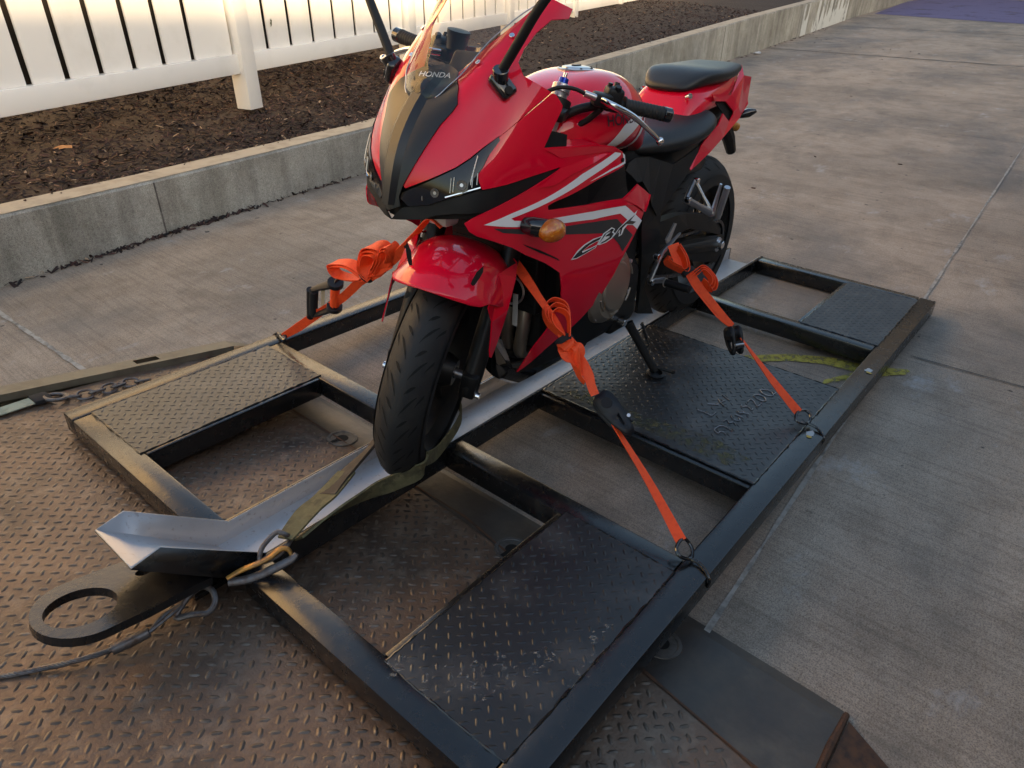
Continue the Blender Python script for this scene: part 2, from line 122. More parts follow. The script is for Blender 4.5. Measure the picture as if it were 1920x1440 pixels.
# ---------------------------------------------------------------- materials
MATS={}
def mat(name,base,rough=.5,metal=0,coat=0,coat_r=.05,var=None,scale=8,amt=.5,bump=0,bscale=60,stretch=(1,1,1),spec=None,ior=None,trans=0,var2=None,s2=2,a2=.5,det=6,rvar=0):
    if name in MATS: return MATS[name]
    m=bpy.data.materials.new(name); m.use_nodes=True; n=m.node_tree.nodes; l=m.node_tree.links
    b=n['Principled BSDF']; b.inputs['Base Color'].default_value=(*base,1); b.inputs['Roughness'].default_value=rough
    b.inputs['Metallic'].default_value=metal; b.inputs['Coat Weight'].default_value=coat; b.inputs['Coat Roughness'].default_value=coat_r
    if spec is not None: b.inputs['Specular IOR Level'].default_value=spec
    if trans: b.inputs['Transmission Weight'].default_value=trans
    if ior: b.inputs['IOR'].default_value=ior
    if var or bump or var2 or rvar:
        tc=n.new('ShaderNodeTexCoord'); mp=n.new('ShaderNodeMapping'); mp.inputs['Scale'].default_value=stretch
        l.new(tc.outputs['Object'],mp.inputs[0])
        def noise(s,d=det,ro=.6):
            t=n.new('ShaderNodeTexNoise'); t.inputs['Scale'].default_value=s; t.inputs['Detail'].default_value=d; t.inputs['Roughness'].default_value=ro
            l.new(mp.outputs[0],t.inputs[0]); return t
        cur=None
        for vv,ss,aa in ((var,scale,amt),(var2,s2,a2)):
            if not vv: continue
            t=noise(ss); rp=n.new('ShaderNodeValToRGB'); rp.color_ramp.elements[0].position=.5-.35*(1-aa)-.02; rp.color_ramp.elements[1].position=.5+.25
            rp.color_ramp.elements[0].position=.62-.3*aa; rp.color_ramp.elements[1].position=.82-.3*aa+.05
            l.new(t.outputs[0],rp.inputs[0]); mx=n.new('ShaderNodeMix'); mx.data_type='RGBA'
            l.new(rp.outputs[0],mx.inputs[0])
            if cur is None: mx.inputs[6].default_value=(*base,1)
            else: l.new(cur,mx.inputs[6])
            mx.inputs[7].default_value=(*vv,1); cur=mx.outputs[2]
        if cur is not None: l.new(cur,b.inputs['Base Color'])
        if rvar:
            t=noise(scale*1.7); mr=n.new('ShaderNodeMapRange'); mr.inputs[3].default_value=rough-rvar; mr.inputs[4].default_value=rough+rvar
            l.new(t.outputs[0],mr.inputs[0]); l.new(mr.outputs[0],b.inputs['Roughness'])
        if bump:
            t=noise(bscale,4); bp=n.new('ShaderNodeBump'); bp.inputs['Strength'].default_value=1; bp.inputs['Distance'].default_value=bump
            l.new(t.outputs[0],bp.inputs['Height']); l.new(bp.outputs[0],b.inputs['Normal'])
    MATS[name]=m; return m
M=dict(
 red=mat('red_paint',(.72,.002,.026),.35,0,1,.03,spec=.08),
 white=mat('white_decal',(.84,.84,.86),.35,0,.6),
 band=mat('charcoal_decal',(.03,.03,.034),.4,0,.4),
 nose=mat('satin_black_panel',(.008,.009,.012),.36,0,.2,.2,spec=.4),
 black=mat('black_plastic',(.008,.008,.009),.5,0,0,bump=.0002,bscale=900,spec=.35),
 gloss=mat('gloss_black',(.008,.008,.01),.12,0,.8),
 dark=mat('dark_metal',(.016,.016,.017),.42,.5),
 rubber=mat('tyre_rubber',(.018,.018,.019),.62,0,var=(.035,.033,.03),scale=9,amt=.35,spec=.35,bump=.0006,bscale=220),
 groove=mat('groove_black',(.003,.003,.003),.9),
 seat=mat('seat_vinyl',(.012,.012,.013),.42,0,bump=.0004,bscale=700),
 alu=mat('cast_aluminium',(.55,.55,.58),.32,.9),
 chrome=mat('polished_metal',(.78,.78,.80),.12,1),
 bronze=mat('bronze_engine_cover',(.38,.33,.28),.34,.8),
 amber=mat('amber_lens',(.50,.12,.004),.15,0,1,.02,var=(.85,.40,.04),scale=70,amt=.35,bump=.002,bscale=160),
 glasslens=mat('smoked_lens',(.006,.006,.010),.08,0,.6,.02,spec=.25),
 blue=mat('blue_anodised',(.02,.06,.45),.25,.7),
 orange=mat('orange_webbing',(1.0,.088,.012),.6,0,var=(.85,.055,.01),scale=70,amt=.4,bump=.0010,bscale=700),
 keeper=mat('black_webbing',(.01,.01,.012),.85),
 olive=mat('olive_webbing',(.13,.115,.055),.85,0,var=(.045,.04,.022),scale=22,amt=.5,bump=.0014,bscale=420,var2=(.2,.17,.09),s2=60,a2=.4),
 sleeve=mat('worn_sleeve',(.05,.035,.025),.8,0,var=(.10,.08,.06),scale=30,amt=.4,bump=.001,bscale=200),
 skid=mat('skid_black_paint',(.006,.006,.007),.26,0,var=(.03,.027,.022),scale=18,amt=.2,bump=.0005,bscale=30,rvar=.08,spec=.8),
 skidplate=mat('black_tread_plate',(.010,.010,.011),.38,0,spec=.7,var=(.055,.052,.050),scale=7,amt=.45,bump=.0006,bscale=80,rvar=.10),
 galv=mat('galvanised_steel',(.50,.50,.52),.42,.35,var=(.40,.40,.41),scale=7,amt=.4,bump=.0004,bscale=60,var2=(.16,.08,.04),s2=75,a2=.07),
 deck=mat('worn_steel_deck',(.165,.105,.070),.42,.3,var=(.062,.045,.036),scale=4.2,amt=.62,bump=.0018,bscale=85,var2=(.23,.17,.125),s2=19,a2=.42,rvar=.12),
 lug=mat('worn_lug_tops',(.155,.115,.085),.38,.5,var=(.07,.055,.045),scale=6,amt=.65,var2=(.26,.22,.18),s2=30,a2=.3),
 tail=mat('smooth_steel_tail',(.085,.066,.052),.40,.35,var=(.16,.125,.09),scale=5,amt=.45,bump=.0008,bscale=60,var2=(.03,.03,.034),s2=3,a2=.5,rvar=.12),  # bluish dark patches put shade into the tail plate colour
 rust=mat('rusty_steel',(.12,.055,.028),.7,.3,var=(.05,.03,.022),scale=40,amt=.6,bump=.001,bscale=200),
 hookm=mat('worn_hook_steel',(.16,.15,.15),.45,.7,var=(.10,.06,.04),scale=60,amt=.5,bump=.0006,bscale=150),
 gold=mat('yellow_painted_latch',(.55,.26,.05),.45,.4,var=(.12,.08,.06),scale=45,amt=.6),
 webgreen=mat('faded_green_webbing',(.30,.33,.26),.85,0,var=(.2,.22,.17),scale=40,amt=.5,bump=.0008,bscale=500),
 vinyl=mat('white_vinyl',(.82,.80,.77),.32,0,var=(.72,.70,.66),scale=3,amt=.3),
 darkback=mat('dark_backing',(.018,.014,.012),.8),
 wallc=None)
def glass_mat():
    m=bpy.data.materials.new('clear_windscreen'); m.use_nodes=True; n=m.node_tree.nodes; l=m.node_tree.links
    for x in list(n): n.remove(x)
    out=n.new('ShaderNodeOutputMaterial'); mix=n.new('ShaderNodeMixShader'); g=n.new('ShaderNodeBsdfGlossy'); t=n.new('ShaderNodeBsdfTransparent')
    fr=n.new('ShaderNodeFresnel'); fr.inputs[0].default_value=1.52
    g.inputs['Roughness'].default_value=.02; t.inputs[0].default_value=(.93,.90,.87,1)
    l.new(fr.outputs[0],mix.inputs[0]); l.new(t.outputs[0],mix.inputs[1]); l.new(g.outputs[0],mix.inputs[2]); l.new(mix.outputs[0],out.inputs[0]); return m
M['glass']=glass_mat()
def ramp(n,l,src,stops):
    r=n.new('ShaderNodeValToRGB'); e=r.color_ramp.elements
    while len(e)<len(stops): e.new(.5)
    for i,(p,c) in enumerate(stops): e[i].position=p; e[i].color=(*c,1)
    l.new(src,r.inputs[0]); return r.outputs[0]
def concrete(name,c0,c1,broom=True,wall=False):
    m=bpy.data.materials.new(name); m.use_nodes=True; n=m.node_tree.nodes; l=m.node_tree.links; b=n['Principled BSDF']
    tc=n.new('ShaderNodeTexCoord')
    def noise(s,scale=(1,1,1),d=6,ro=.6,rot=0):
        mp=n.new('ShaderNodeMapping'); mp.inputs['Scale'].default_value=scale; mp.inputs['Rotation'].default_value=(0,0,rot); l.new(tc.outputs['Object'],mp.inputs[0])
        t=n.new('ShaderNodeTexNoise'); t.inputs['Scale'].default_value=s; t.inputs['Detail'].default_value=d; t.inputs['Roughness'].default_value=ro; l.new(mp.outputs[0],t.inputs[0]); return t.outputs[0]
    def mul(a,bb,f):
        x=n.new('ShaderNodeMix'); x.data_type='RGBA'; x.blend_type='MULTIPLY'; x.inputs[0].default_value=f; l.new(a,x.inputs[6]); l.new(bb,x.inputs[7]); return x.outputs[2]
    def mixc(a,col,fac):
        x=n.new('ShaderNodeMix'); x.data_type='RGBA'; l.new(fac,x.inputs[0]); l.new(a,x.inputs[6]); x.inputs[7].default_value=(*col,1); return x.outputs[2]
    col=ramp(n,l,noise(.9,d=8),[(.40,c0),(.60,c1)])
    col=mul(col,ramp(n,l,noise(260,d=2,ro=.8),[(.36,(.42,.41,.40)),(.48,(.95,.95,.95)),(.60,(1.25,1.23,1.2))]),.75)
    col=mul(col,ramp(n,l,noise(90,d=5,ro=.8),[(.40,(.68,.67,.66)),(.52,(1,1,1))]),.7)
    col=mul(col,ramp(n,l,noise(5,d=8,ro=.7),[(.38,(.74,.72,.70)),(.56,(1,1,1))]),.75)
    if broom:
        col=mul(col,ramp(n,l,noise(70,(1,.03,1),d=3,ro=.75,rot=.045),[(.40,(.60,.585,.57)),(.50,(1,1,1))]),.42)
        col=mixc(col,(.085,.092,.10),ramp(n,l,noise(.5,(1,1.6,1),d=6,ro=.65),[(.50,(0,0,0)),(.66,(.5,.5,.5))]))
        col=mixc(col,(.10,.085,.07),ramp(n,l,noise(1.7,(1,1.2,1),d=7,ro=.7),[(.54,(0,0,0)),(.68,(.45,.45,.45))]))
        col=mixc(col,(.42,.41,.41),ramp(n,l,noise(2.6,(1,1.5,1),d=9,ro=.75),[(.585,(0,0,0)),(.70,(.7,.7,.7))]))
        col=mixc(col,(.02,.02,.02),ramp(n,l,noise(16,d=2,ro=.4),[(.735,(0,0,0)),(.76,(.8,.8,.8))]))
    if wall:
        col=mul(col,ramp(n,l,noise(7,(1,1,.08),d=5,ro=.7),[(.40,(.66,.66,.66)),(.52,(1,1,1))]),.7)
        col=mul(col,ramp(n,l,noise(2.2,(1,1,.5),d=7,ro=.7),[(.35,(.66,.65,.6)),(.6,(1,1,1))]),.8)
    l.new(col,b.inputs['Base Color']); b.inputs['Roughness'].default_value=.82
    bp=n.new('ShaderNodeBump'); bp.inputs['Distance'].default_value=.0022; bp.inputs['Strength'].default_value=.8
    mx=n.new('ShaderNodeMath'); mx.operation='ADD'; l.new(noise(95,(1,.05,1),d=4,ro=.7) if broom else noise(18,d=6),mx.inputs[0]); l.new(noise(260,d=3),mx.inputs[1])
    l.new(mx.outputs[0],bp.inputs['Height']); l.new(bp.outputs[0],b.inputs['Normal']); return m
M['ground']=concrete('broomed_concrete',(.30,.245,.195),(.42,.342,.272))
M['wallc']=concrete('cast_concrete',(.30,.295,.27),(.44,.43,.39),False,True)
M['walltop']=mat('worn_wall_top',(.40,.345,.27),.85,0,var=(.26,.22,.17),scale=9,amt=.5,bump=.002,bscale=60)
M['mulch']=mat('mulch_soil',(.018,.010,.008),.95,0,var=(.035,.018,.014),scale=30,amt=.6,bump=.01,bscale=45)
def chipmat():
    m=bpy.data.materials.new('bark_chips'); m.use_nodes=True; n=m.node_tree.nodes; l=m.node_tree.links; b=n['Principled BSDF']
    a=n.new('ShaderNodeAttribute'); a.attribute_name='tone'
    c=ramp(n,l,a.outputs['Fac'],[(0,(.008,.005,.005)),(.5,(.028,.012,.011)),(.85,(.062,.029,.025)),(.98,(.16,.09,.06)),(1,(.34,.24,.16))])
    l.new(c,b.inputs['Base Color']); b.inputs['Roughness'].default_value=.85; return m
M['chips']=chipmat()
def patchmat(name,base,thr,scale,rough=.8):
    m=bpy.data.materials.new(name); m.use_nodes=True; n=m.node_tree.nodes; l=m.node_tree.links; b=n['Principled BSDF']
    b.inputs['Base Color'].default_value=(*base,1); b.inputs['Roughness'].default_value=rough
    tc=n.new('ShaderNodeTexCoord'); t=n.new('ShaderNodeTexNoise'); t.inputs['Scale'].default_value=scale; t.inputs['Detail'].default_value=9; t.inputs['Roughness'].default_value=.75
    l.new(tc.outputs['Object'],t.inputs[0]); o=ramp(n,l,t.outputs[0],[(thr-.08,(0,0,0)),(thr+.1,(1,1,1))]); l.new(o,b.inputs['Alpha']); return m
M['yellow']=patchmat('faded_yellow_paint',(.40,.34,.06),.44,45)
M['purple']=patchmat('faded_purple_paint',(.115,.10,.20),.36,1.1)
M['limewash']=patchmat('white_paint_flakes',(.55,.56,.54),.38,3)

# ---------------------------------------------------------------- helpers
def obj(name,me,m=None,parent=None,angle=35,smooth=True):
    if m is not None: me.materials.append(M[m] if isinstance(m,str) else m)
    if smooth and len(me.polygons):
        me.polygons.foreach_set('use_smooth',[True]*len(me.polygons)); me.set_sharp_from_angle(angle=R_(angle))
    o=bpy.data.objects.new(name,me); COL.objects.link(o)
    if parent is not None: o.parent=parent
    return o
def mesh(name,vs,fs): 
    me=bpy.data.meshes.new(name); me.from_pydata([tuple(map(float,v)) for v in vs],[],fs); me.validate(); me.update(); return me
def part(name,vs,fs,m,parent=None,**k): return obj(name,mesh(name,vs,fs),m,parent,**k)
def tag(o,label,cat=None,group=None,kind=None):
    if label: o['label']=label
    if cat: o['category']=cat
    if group: o['group']=group
    if kind: o['kind']=kind
    return o
def empty(name,label,cat,mw=None,group=None):
    o=bpy.data.objects.new(name,None); o.empty_display_size=.1; COL.objects.link(o)
    if mw is not None: o.matrix_world=mw
    return tag(o,label,cat,group)
class MB:
    def __init__(s): s.v=[];s.f=[]
    def add(s,vs,fs):
        k=len(s.v); s.v+= [tuple(v) for v in vs]; s.f+=[tuple(i+k for i in f) for f in fs]; return s
    def build(s,name,m,parent=None,**k): return part(name,s.v,s.f,m,parent,**k)
def boxvf(x0,x1,y0,y1,z0,z1):
    v=[(x0,y0,z0),(x1,y0,z0),(x1,y1,z0),(x0,y1,z0),(x0,y0,z1),(x1,y0,z1),(x1,y1,z1),(x0,y1,z1)]
    return v,[(0,3,2,1),(4,5,6,7),(0,1,5,4),(1,2,6,5),(2,3,7,6),(3,0,4,7)]
def box(name,x0,x1,y0,y1,z0,z1,m,parent=None,bev=0,seg=2,**k):
    me=mesh(name,*boxvf(x0,x1,y0,y1,z0,z1))
    if bev: bevel(me,bev,seg)
    return obj(name,me,m,parent,**k)
def bevel(me,w,seg=2):
    bm=bmesh.new(); bm.from_mesh(me); bmesh.ops.bevel(bm,geom=bm.edges[:],offset=w,segments=seg,affect='EDGES',profile=.5); bm.to_mesh(me); bm.free()
def frames(P):
    P=[Vector(p) for p in P]; n=len(P); T=[]
    for i in range(n):
        a=P[max(i-1,0)]; b=P[min(i+1,n-1)]; T.append((b-a).normalized())
    u=T[0].orthogonal().normalized(); U=[]
    for i in range(n):
        u=(u-T[i]*u.dot(T[i])).normalized(); U.append(u.copy())
    return P,T,U
def smoothpts(P,k=3,closed=False):
    P=[Vector(p) for p in P]; n=len(P); out=[]
    rngN=n if closed else n-1
    for i in range(rngN):
        g=lambda j: P[j%n] if closed else P[min(max(j,0),n-1)]
        p0,p1,p2,p3=g(i-1),g(i),g(i+1),g(i+2)
        for s in range(k):
            t=s/k; out.append(.5*((2*p1)+(-p0+p2)*t+(2*p0-5*p1+4*p2-p3)*t*t+(-p0+3*p1-3*p2+p3)*t**3))
    if not closed: out.append(P[-1])
    return out
def tubevf(P,r,n=10,closed=False,caps=True,flat=1):
    P,T,U=frames(P); N=len(P); rs=r if hasattr(r,'__len__') else [r]*N; v=[];f=[]
    for i in range(N):
        w=T[i].cross(U[i])
        for k in range(n):
            a=2*math.pi*k/n; v.append(P[i]+U[i]*math.cos(a)*rs[i]+w*math.sin(a)*rs[i]*flat)
    for i in range(N if closed else N-1):
        j=(i+1)%N
        for k in range(n): f.append((i*n+k,i*n+(k+1)%n,j*n+(k+1)%n,j*n+k))
    if caps and not closed: f.append(tuple(range(n-1,-1,-1))); f.append(tuple((N-1)*n+k for k in range(n)))
    return v,f
def tube(name,P,r,m,parent=None,n=10,sm=0,closed=False,**k):
    if sm:
        N0=len(P); P2=smoothpts(P,sm,closed)
        if hasattr(r,'__len__'): r=[float(np.interp(i/(len(P2)-1)*(N0-1),range(N0),r)) for i in range(len(P2))]
        P=P2
    return part(name,*tubevf(P,r,n,closed),m,parent,**k)
def lathevf(prof,c,axis,n=32,u=None,a0=0,a1=2*math.pi,closed_prof=False):
    c=Vector(c); axis=Vector(axis).normalized(); u=Vector(u) if u else axis.orthogonal().normalized(); u=(u-axis*u.dot(axis)).normalized(); w=axis.cross(u)
    full=abs(a1-a0-2*math.pi)<1e-6; K=n if full else n+1; v=[];f=[];m=len(prof)
    for k in range(K):
        a=a0+(a1-a0)*k/n; d=u*math.cos(a)+w*math.sin(a)
        for h,r in prof: v.append(c+axis*h+d*r)
    for k in range(n):
        j=(k+1)%K
        for i in range(m if closed_prof else m-1):
            i2=(i+1)%m; f.append((k*m+i,j*m+i,j*m+i2,k*m+i2))
    return v,f
def lathe(name,prof,c,axis,m,parent=None,n=32,**k):
    kk={x:k.pop(x) for x in ('u','a0','a1','closed_prof') if x in k}
    return part(name,*lathevf(prof,c,axis,n,**kk),m,parent,**k)
def cyl(name,a,b,r,m,parent=None,n=20,bev=.0,**k):
    a=Vector(a);b=Vector(b);h=(b-a).length
    e=bev or min(r,h)*.08
    return lathe(name,[(0,0),(0,r-e),(e,r),(h-e,r),(h,r-e),(h,0)],a,b-a,m,parent,n,**k)
def ribbonvf(P,w,wd,th=.0018):
    P=[Vector(p) for p in P]; n=len(P); v=[];f=[]
    ws=w if hasattr(w,'__len__') else [w]*n
    for i in range(n):
        t=(P[min(i+1,n-1)]-P[max(i-1,0)]).normalized(); d=Vector(wd[i]) if hasattr(wd[0],'__len__') else Vector(wd)
        d=(d-t*d.dot(t)).normalized(); nn=t.cross(d)
        for a,b in ((-1,-1),(1,-1),(1,1),(-1,1)): v.append(P[i]+d*a*ws[i]/2+nn*b*th/2)
    for i in range(n-1):
        for k in range(4): f.append((i*4+k,i*4+(k+1)%4,(i+1)*4+(k+1)%4,(i+1)*4+k))
    f.append((3,2,1,0)); f.append(tuple((n-1)*4+k for k in range(4))); return v,f
def ribbon(name,P,w,wd,m,parent=None,th=.0018,sm=0,**k):
    if sm:
        N0=len(P); P2=smoothpts(P,sm); itp=lambda arr:[float(np.interp(i/(len(P2)-1)*(N0-1),range(N0),arr)) for i in range(len(P2))]
        if hasattr(w,'__len__'): w=itp(w)
        if hasattr(wd[0],'__len__'):
            c=[itp([x[j] for x in wd]) for j in range(3)]; wd=[(c[0][i],c[1][i],c[2][i]) for i in range(len(P2))]
        P=P2
    return part(name,*ribbonvf(P,w,wd,th),m,parent,**k)
def loftvf(rings,caps=True):
    n=len(rings[0]); v=[p for r in rings for p in r]; f=[]
    for i in range(len(rings)-1):
        for k in range(n): f.append((i*n+k,i*n+(k+1)%n,(i+1)*n+(k+1)%n,(i+1)*n+k))
    if caps: f.append(tuple(range(n-1,-1,-1))); f.append(tuple((len(rings)-1)*n+k for k in range(n)))
    return v,f
def sub(o,lv=2):
    md=o.modifiers.new('sub','SUBSURF'); md.levels=lv; md.render_levels=lv; return o
def solid(o,th,off=-1):
    md=o.modifiers.new('sol','SOLIDIFY'); md.thickness=th; md.offset=off; md.use_even_offset=True; return o
def fixn(me):
    bm=bmesh.new(); bm.from_mesh(me); bmesh.ops.recalc_face_normals(bm,faces=bm.faces[:]); bm.to_mesh(me); bm.free()
def sheet(name,pts,m,parent=None,th=.004,plane='xz',mirror=False,**k):
    """flat-ish panel: outline of 3D points, triangulated in a projection, given thickness"""
    ax={'xz':(0,2),'xy':(0,1),'yz':(1,2)}[plane]
    P=[Vector(p) for p in pts]
    if mirror: P=[Vector((p.x,-p.y,p.z)) for p in P]
    p2=[Vector((p[ax[0]],p[ax[1]])) for p in P]; n=len(P)
    r=delaunay_2d_cdt(p2,[(i,(i+1)%n) for i in range(n)],[],1,1e-6)
    idx=[o[0] if o else 0 for o in r[3]]
    V=[P[i] for i in idx]; F=[tuple(f) for f in r[2]]
    k.setdefault('smooth',False); me=mesh(name,V,F); o=obj(name,me,m,parent,**k)
    # orient outwards (+Y for left, -Y for right, +Z for xy)
    nn=sum((p.normal*p.area for p in me.polygons),Vector()); want={'xz':Vector((0,-1 if mirror else 1,0)),'xy':Vector((0,0,1)),'yz':Vector((1,0,0))}[plane]
    if nn.dot(want)<0: me.flip_normals()
    if th: solid(o,th)
    return o
# fairing surface: radius about a vertical axis as a thin-plate spline over (angle, height)
class Fair:
    def __init__(s,ctrl,ax=.9,lam=1e-5):
        s.ax=ax; pts=[];v=[]
        for X,Y,Z in ctrl:
            t=math.atan2(Y,X-ax); r=math.hypot(Y,X-ax); pts.append((t,Z*1.6)); v.append(r)
            if Y>0 and t<.6: pts.append((-t,Z*1.6)); v.append(r)
        P=np.array(pts); n=len(P); s.P=P; d=np.linalg.norm(P[:,None]-P[None],axis=2)
        K=np.where(d>0,d*d*np.log(d+1e-12),0)+lam*np.eye(n); Am=np.zeros((n+3,n+3)); Am[:n,:n]=K; Am[:n,n]=1; Am[:n,n+1:]=P; Am[n,:n]=1; Am[n+1:,:n]=P.T
        s.w=np.linalg.solve(Am,np.concatenate([v,[0,0,0]]))
    def R(s,T,Z):
        T=np.atleast_1d(T);Z=np.atleast_1d(Z)*1.6; d=np.hypot(s.P[None,:,0]-T[:,None],s.P[None,:,1]-Z[:,None]); n=len(s.P)
        return np.where(d>0,d*d*np.log(d+1e-12),0)@s.w[:n]+s.w[n]+s.w[n+1]*T+s.w[n+2]*Z
    def pts(s,T,Z,off=0):
        T=np.atleast_1d(np.array(T,float));Z=np.atleast_1d(np.array(Z,float)); 
        def P(T,Z): r=s.R(T,Z); return np.stack([s.ax+r*np.cos(T),r*np.sin(T),Z],1)
        p=P(T,Z); e=1e-3
        if off:
            du=P(T+e,Z)-P(T-e,Z); dv=P(T,Z+e)-P(T,Z-e); nn=np.cross(du,dv); nn/=np.linalg.norm(nn,axis=1)[:,None]; p=p+nn*off
        return p
FAIR=Fair(D['FC'])
def polyfine(poly,step):
    out=[]; n=len(poly)
    for i in range(n):
        a=poly[i];b=poly[(i+1)%n]; L=math.hypot((b[0]-a[0])*.4,b[1]-a[1]); k=max(1,int(L/step))
        for j in range(k): out.append((a[0]+(b[0]-a[0])*j/k,a[1]+(b[1]-a[1])*j/k))
    return out
def fpatchvf(poly,off=0,step=.014,side=1,crease=None):
    pf=polyfine(poly,step); n=len(pf); T=[p[0] for p in pf];Z=[p[1] for p in pf]
    st=step; sT=step/.42
    ins=[]
    def inside(x,y):
        c=False; j=n-1
        for i in range(n):
            if (Z[i]>y)!=(Z[j]>y) and x<(T[j]-T[i])*(y-Z[i])/(Z[j]-Z[i])+T[i]: c=not c
            j=i
        return c
    TA=np.array(T);ZA=np.array(Z); r=0
    for z in np.arange(min(Z)+st*.5,max(Z),st):
        r+=1
        for t in np.arange(min(T)+sT*(.25+.5*(r%2)),max(T),sT):
            if inside(t,z) and np.min(((TA-t)*.42)**2+(ZA-z)**2)>(st*.45)**2: ins.append((t,z))
    vs=[Vector(p) for p in pf+ins]
    rs=delaunay_2d_cdt(vs,[(i,(i+1)%n) for i in range(n)],[],1,1e-7)
    V2=np.array([tuple(v) for v in rs[0]]); P=FAIR.pts(V2[:,0],V2[:,1],off)
    F=[tuple(f) for f in rs[2]]
    if side<0: P=P*np.array([1,-1,1]); F=[f[::-1] for f in F]
    return [tuple(p) for p in P],F
def fpatch(name,poly,m,parent,off=0,th=.003,side=1,step=.014,both=False,**k):
    """trimmed piece of the fairing skin with exact surface normals and real thickness"""
    pf=polyfine(poly,step); NB=len(pf)
    P,F=fpatchvf(poly,off,step,1)
    V=[];FF=[];NN=[]
    P=np.array(P); T=np.arctan2(P[:,1],P[:,0]-FAIR.ax)
    def nrm(T,Z):
        A=FAIR.pts(T,Z,0);B=FAIR.pts(T,Z,.01); n=B-A; return n/np.linalg.norm(n,axis=1)[:,None]
    N=nrm(T,P[:,2])
    if np.dot(N.mean(0),(P.mean(0)-np.array([.95,0,.6])))<0: N=-N
    base=P; 
    tri=[]
    for t in F:
        a,b_,c_=[P[i] for i in t]; fn=np.cross(b_-a,c_-a)
        tri.append(t if fn@N[list(t)].mean(0)>0 else t[::-1])
    from collections import Counter
    ed=Counter(); dirs={}
    for t in tri:
        for i in range(len(t)):
            e=(t[i],t[(i+1)%len(t)]); ed[tuple(sorted(e))]+=1; dirs[tuple(sorted(e))]=e
    bd=[dirs[e] for e,n_ in ed.items() if n_==1]
    for sg in ([1,-1] if both else [side]):
        S=np.array([1,sg,1]); k0=len(V); Q=P*S; NQ=N*S; V+= [tuple(p) for p in Q]; n_=len(Q)
        for t in tri:
            t=t if sg>0 else t[::-1]; FF.append(tuple(i+k0 for i in t)); NN+=[tuple(NQ[i]) for i in t]
        if th:
            Q2=Q-NQ*th; V+=[tuple(p) for p in Q2]
            for t in tri:
                t=t[::-1] if sg>0 else t; FF.append(tuple(i+k0+n_ for i in t)); NN+=[tuple(-NQ[i]) for i in t]
            for a,b_ in bd:
                q=(b_,a,a+n_,b_+n_) if sg>0 else (a,b_,b_+n_,a+n_)
                fn=np.cross(Q[q[1]]-Q[q[0]],(Q2[a]-Q[q[0]]) if False else (np.vstack([Q,Q2])[q[2]]-Q[q[0]])); L=np.linalg.norm(fn); fn=fn/L if L>1e-12 else NQ[a]
                FF.append(tuple(i+k0 for i in q)); NN+=[tuple(fn)]*4
    me=bpy.data.meshes.new(name); me.from_pydata(V,[],FF); me.update()
    me.polygons.foreach_set('use_smooth',[True]*len(me.polygons)); me.normals_split_custom_set(NN)
    me.materials.append(M[m]); o=bpy.data.objects.new(name,me); COL.objects.link(o); o.parent=parent
    return o
def textvf(s,size):
    c=bpy.data.curves.new('t','FONT'); c.body=s; c.size=size; c.align_x='CENTER'; c.align_y='CENTER'; c.offset=size*.012
    o=bpy.data.objects.new('t',c); COL.objects.link(o); dg=bpy.context.evaluated_depsgraph_get(); me=o.evaluated_get(dg).to_mesh()
    v=[tuple(p.co) for p in me.vertices]; f=[tuple(p.vertices) for p in me.polygons]; bpy.data.objects.remove(o); bpy.data.curves.remove(c); return v,f
def textpart(name,s,size,origin,ux,uy,m,parent,th=.0006,bend=None):
    v,f=textvf(s,size); o=Vector(origin); ux=Vector(ux).normalized(); uy=Vector(uy).normalized(); nn=ux.cross(uy)
    return part(name,[o+ux*a+uy*b+nn*th for a,b,c in v],f,m,parent,smooth=False)

# frames of reference
aG=math.atan(.035); MS=Matrix.Translation((0,0,2.7778*math.sin(aG)+.0665*math.cos(aG)))@Matrix.Rotation(aG,4,'Y')
ln,pt,yw,ox,oy,oz,DL=D['bike']
MBK=MS@Matrix.Translation((ox,oy,oz))@Matrix.Scale(-1,4,(1,0,0))@Matrix.Scale(-1,4,(0,1,0))@Matrix.Rotation(yw,4,'Z')@Matrix.Rotation(pt,4,'Y')@Matrix.Rotation(-ln,4,'X')
RK=R_(25.5); SAX=Vector((-math.sin(RK),0,math.cos(RK))); SP=Vector((1.41+.102,0,0))
MST=Matrix.Translation(SP)@Matrix.Rotation(DL,4,SAX)@Matrix.Translation(-SP)
def skp(x,y,z=0): return MS@Vector((x,y,z))

# ================================================================= SETTING
g=part('driveway',[(-25,-25,0),(70,-25,0),(70,25,0),(-25,25,0)],[(0,1,2,3)],'ground',smooth=False); tag(g,'wide grey-tan concrete driveway with a broomed surface',kind='structure')
def strip(name,pts,w,z,m,parent=None,jit=0,**k):
    v=[];n=len(pts)
    for i,(x,y) in enumerate(pts):
        a=pts[max(i-1,0)];b=pts[min(i+1,n-1)]; dx,dy=b[0]-a[0],b[1]-a[1]; L=math.hypot(dx,dy); nx,ny=-dy/L,dx/L; ww=w*(1+jit*random.uniform(-1,1))/2
        v+=[(x+nx*ww,y+ny*ww,z),(x-nx*ww,y-ny*ww,z)]
    return part(name,v,[(2*i,2*i+1,2*i+3,2*i+2) for i in range(n-1)],m,parent,smooth=False,**k)
def lin(a,b,n=40): return [(a[0]+(b[0]-a[0])*i/n,a[1]+(b[1]-a[1])*i/n) for i in range(n+1)]
M['sealant']=mat('pale_joint_sealant',(.36,.34,.31),.85,0,var=(.12,.11,.10),scale=22,amt=.55)
M['joint']=mat('dark_joint',(.07,.065,.06),.9,0,var=(.2,.18,.16),scale=20,amt=.4)
sd0=(.647,-.879); sl=(6.712,-.618)
dirx=((sl[0]-sd0[0]),(sl[1]-sd0[1]))
